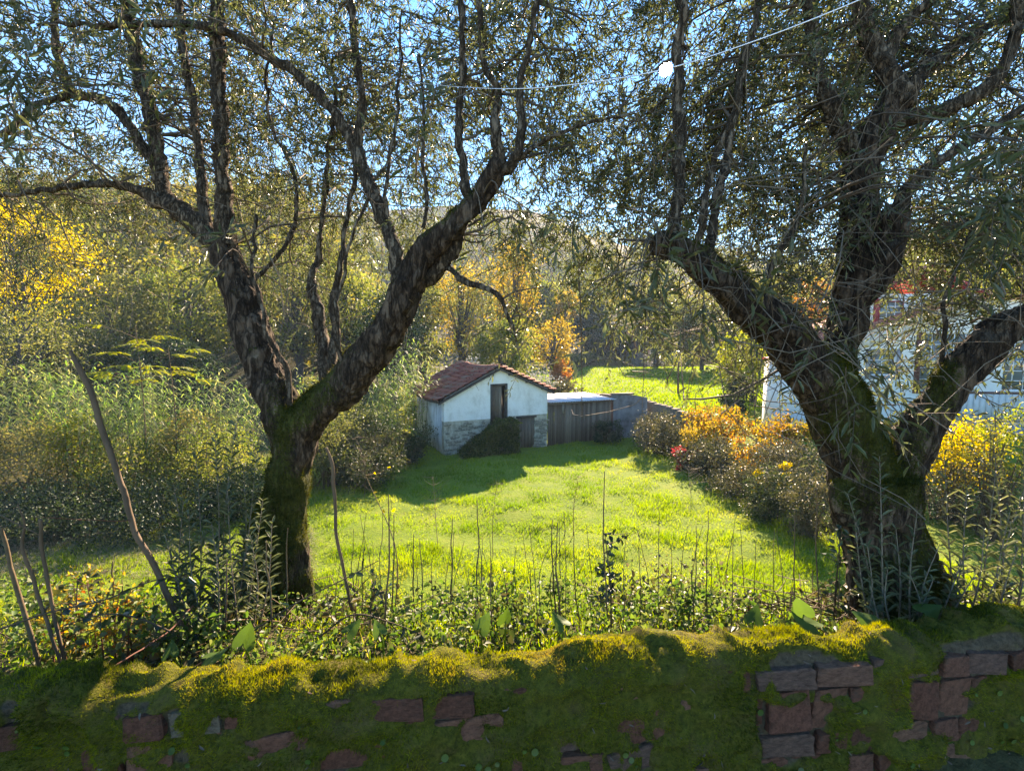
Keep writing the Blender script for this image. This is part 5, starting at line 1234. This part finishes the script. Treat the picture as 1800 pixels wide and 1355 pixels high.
branchy("dead_weed", "twiggy dead weed with a yellow leaf near the left trunk", "weed", 690, 2.7, 835, 110, M['stalk'], 13, 7, M['yellow'], .03, 5, r=.005, ybase=1100)
branchy("dead_weed", "brown twiggy bush in the shade right of the left trunk", "weed", 632, 17.5, 768, 90, M['stalk'], 14, 60, r=.014)
branchy("dead_weed", "bare grey twiggy bush at the right meadow edge", "weed", 1225, 17.5, 820, 70, M['dry'], 15, 40, r=.012)
SPURGE = "red stemmed spurge with yellow green tops at the left end of the wall"
for i, (a, t_, Yc) in enumerate(((120,1060,2.0),(150,1030,2.1),(175,1010,2.15),(205,1035,2.1),(235,1050,2.1),(262,1040,2.2),(95,1085,2.0),(185,1060,2.0),(225,1085,2.0))):
    branchy("spurge_plant", SPURGE, "spurge", a, Yc, t_, 60, M['redstalk'], 60 + i, 7, M['gold'] if i % 4 else M['vine'], .022, 0, r=.004, ybase=1180, group="red stemmed spurge plants", tipleaf=9)
# bramble runners arching over the left end
def runner(label, path, seed, nl=12):
    P, r = skel([(a, b_, c, 3.2) for a, b_, c in path]); base = P[0].copy(); t = thing("bramble_runner", label, "bramble", tuple(base)); P = catmull(P - base, 20)
    g = Geo(); tubes(g, P[None], np.linspace(.0045, .002, 20)[None], 5, [.2]); obj("stem", g, M['stalk'], t)
    g2 = np.random.default_rng(seed); k = g2.integers(2, 20, nl); g = Geo()
    leaves(g, P[k], g2.normal(size=(nl, 3)) + [0, 0, -.4], g2.normal(size=(nl, 3)) + [0, -.5, .3], g2.uniform(.035, .06, nl), g2.uniform(.018, .03, nl), g2.random(nl), True); obj("foliage", g, M['darkleaf'], t)
runner("dark bramble runner arching across the stakes at the left", [(0,1105,1.8),(90,1075,1.85),(180,1055,1.9),(270,1020,1.95),(330,1012,2.0)], 1)
runner("bramble runner crossing low in front of the leaning pole", [(300,1110,1.9),(240,1085,1.9),(180,1080,1.9),(110,1100,1.88)], 2, 9)
runner("bramble runner slanting up from the wall left of the thin pole", [(330,1180,1.8),(420,1125,1.9),(520,1060,2.0),(600,1020,2.1),(665,985,2.2)], 3, 12)
runner("bramble runner bending over the herbs right of the left trunk", [(560,1120,2.0),(620,1080,2.0),(690,1095,2.0),(740,1115,1.95)], 4, 10)
# arum
def arum(label, px, py, Y, size, tilt, seed):
    g2 = np.random.default_rng(seed); c = at(px, py, Y); gz = float(G(c[0], c[1])); base = np.array([c[0], Y + .03, gz]); t = thing("arum_plant", label, "arum", tuple(base))
    out = np.array([(0, 0), (-.10, -.14), (-.26, -.27), (-.42, -.27), (-.50, -.10), (-.48, .12), (-.38, .40), (-.20, .72), (0, 1.0), (.20, .72), (.38, .40), (.48, .12), (.50, -.10), (.42, -.27), (.26, -.27), (.10, -.14)])
    rings = []
    for k in (1.0, .66, .33):
        q = np.array([0, .3]) + (out - [0, .3]) * k; rings.append(np.c_[q[:, 0], .10 * np.sin(q[:, 1] * 9 + g2.random() * 6) * k * .35 + .30 * np.abs(q[:, 0]) - .25 * np.clip(q[:, 1] - .2, 0, 1) ** 2, q[:, 1]] * size)
    V = np.concatenate(rings + [np.array([[0, -.0, .3 * size]])]); no = len(out)
    Rm = np.array(Matrix.Rotation(tilt[0], 3, 'X') @ Matrix.Rotation(tilt[1], 3, 'Y') @ Matrix.Rotation(tilt[2], 3, 'Z'))
    c = c + np.array([0, 0, .045]); V = V @ Rm.T + (c - base)
    g = Geo(); g.add(V, [[r_ * no + i, r_ * no + (i + 1) % no, (r_ + 1) * no + (i + 1) % no, (r_ + 1) * no + i] for r_ in (0, 1) for i in range(no)], g2.random())
    g.T.append(np.array([[2 * no + i, 2 * no + (i + 1) % no, 3 * no] for i in range(no)])); obj("leaf", g.mesh("leaf", True), M['arum'], t)
    g = Geo(); tube(g, [[0, 0, -.05], [0, .02, (c - base)[2] * .5], c - base], [.005, .004, .003], 6, 8); obj("stem", g, M['herb'], t)
for i, (lab, a, b_, Yc, s_, tl) in enumerate((
    ("large heart shaped arum leaf on the wall top left of centre", 428, 1150, 1.83, .085, (R(-25), R(14), R(15))),
    ("arum leaf lying flat behind the moss at the left", 365, 1175, 1.8, .075, (R(-80), R(60), 0)),
    ("bright arum leaf low behind the moss beside the flat one", 300, 1168, 1.85, .06, (R(-60), R(-20), 0)),
    ("tall upright arum leaf left of the right trunk", 1412, 1098, 1.98, .09, (R(-5), R(-25), R(-20))),
    ("pale broad arum leaf below the upright one near the right trunk", 1432, 1118, 1.95, .10, (R(-70), R(-50), 0)),
    ("dark arum leaf in front of the right trunk's foot", 1535, 1112, 1.95, .09, (R(-55), R(-60), 0)),
    ("arum leaf just right of the right trunk's foot", 1625, 1095, 2.0, .09, (R(-50), R(70), 0)),
    ("round green arum leaf at the wall's centre", 845, 1122, 1.95, .075, (R(-40), R(30), 0)),
    ("upright light green arum leaf right of the wall's centre", 888, 1110, 1.97, .07, (R(5), R(5), R(30))),
    ("small dark arum leaf left of the wall's centre", 668, 1130, 1.92, .06, (R(-50), R(-30), 0)),
    ("arum leaf half hidden in herbs below the thin pole", 612, 1128, 1.95, .07, (R(-60), R(40), 0)),
    ("shiny arum leaf at the right of the centre herbs", 990, 1115, 1.95, .07, (R(-65), R(-40), 0)),
    ("grey green arum leaf in the gap left of the dark sprig", 1325, 1108, 1.97, .08, (R(-60), R(30), 0)))):
    arum(lab, a, b_, Yc, s_, tl, 400 + i)
# small leaves and dead leaves on the wall's face
g = Geo(); n = 60; s = rng.uniform(-.1, WLEN, n); q = rng.uniform(.2, .62, n); P_, nd, nh, a = moss_surface(s, q, .006)
for i in range(n):
    rr = rng.uniform(.005, .013); an = np.arange(9) * 6.283 / 9; e1 = WX; e2 = nrm(np.array([0, 0, 1.0]) + .4 * rng.normal(size=3) * [0, 1, 0])
    V = np.concatenate([P_[i] - WY * .004 + rr * (np.cos(an)[:, None] * e1 + np.sin(an)[:, None] * e2), P_[i:i + 1]]); g.add(V, [[j, (j + 1) % 9, 9] for j in range(9)], rng.random())
obj("pennywort", g, M['herb'], wall, kind="stuff")
g = Geo(); n = 70; s = rng.uniform(-.1, WLEN, n); q = rng.uniform(.2, .72, n); P_, nd, nh, a = moss_surface(s, q, .010)
leaves(g, P_, rng.normal(size=(n, 3)) * [1, .3, 1], np.tile(-WY, (n, 1)) + rng.normal(size=(n, 3)) * .5, rng.uniform(.015, .03, n), rng.uniform(.004, .008, n), rng.random(n), True)
obj("dead_leaf", g, M['pinkgrey'], wall, kind="stuff")

# ------------------------------------------------------------------ a strand of spider silk, the sun, the haze
P, _ = skel([(632, 120, 2.84, 1), (720, 143, 2.0, 1), (860, 156, 1.55, 1), (1000, 150, 1.4, 1), (1170, 122, 1.35, 1), (1340, 68, 1.3, 1), (1512, 0, 1.25, 1), (1640, -60, 1.2, 1)])
P = catmull(P, 60); base = P[0].copy(); g = Geo(); tubes(g, (P - base)[None], np.interp(np.linspace(0, 1, 60), [0, .3, .5, 1], [.0005, .0011, .0018, .0016])[None], 8, [.5])
m, nt, b, out = new_mat("spider_silk"); b.inputs["Base Color"].default_value = (.9, .9, .92, 1); b.inputs["Roughness"].default_value = .22; b.inputs["Specular IOR Level"].default_value = 1.0; b.inputs["Metallic"].default_value = .6
o = obj("spider_thread", g.mesh("spider_thread", True), m); o.location = base; o["kind"] = "thing"; tag(o, "single shining strand of spider silk sagging between the olive crowns", "spider thread")

g = Geo(); Dn = 6000.0; rr = Dn * math.tan(R(.62)); nl = 24
th = np.linspace(0, math.pi, 13); ph = np.arange(nl) * 2 * math.pi / nl
V = np.array([[rr * math.sin(a) * math.cos(b_), rr * math.sin(a) * math.sin(b_), rr * math.cos(a)] for a in th for b_ in ph])
g.add(V, [[i * nl + j, i * nl + (j + 1) % nl, (i + 1) * nl + (j + 1) % nl, (i + 1) * nl + j] for i in range(12) for j in range(nl)])
m, nt, b, out = new_mat("sun"); e = node(nt, "ShaderNodeEmission"); e.inputs[0].default_value = (1, .97, .9, 1); e.inputs[1].default_value = 60; tr = node(nt, "ShaderNodeBsdfTransparent"); ad = node(nt, "ShaderNodeAddShader"); nt.links.new(e.outputs[0], ad.inputs[0]); nt.links.new(tr.outputs[0], ad.inputs[1]); nt.links.new(ad.outputs[0], out.inputs["Surface"])
o = obj("sun", g.mesh("sun", True), m, kind="structure"); o.location = SUN * Dn + np.array([0, 0, EYE])

g = Geo(); box(g, (-1900, -40, -3), (1900, 1700, 175))
m, nt, b, out = new_mat("haze"); nt.nodes.remove(b); v = node(nt, "ShaderNodeVolumePrincipled"); v.inputs["Color"].default_value = (.62, .78, 1.0, 1); v.inputs["Density"].default_value = .00045; v.inputs["Anisotropy"].default_value = 0.0
nt.links.new(v.outputs[0], out.inputs["Volume"])
tag(obj("haze", g, m, kind="stuff"), "thin bluish haze hanging in the valley air", "haze")
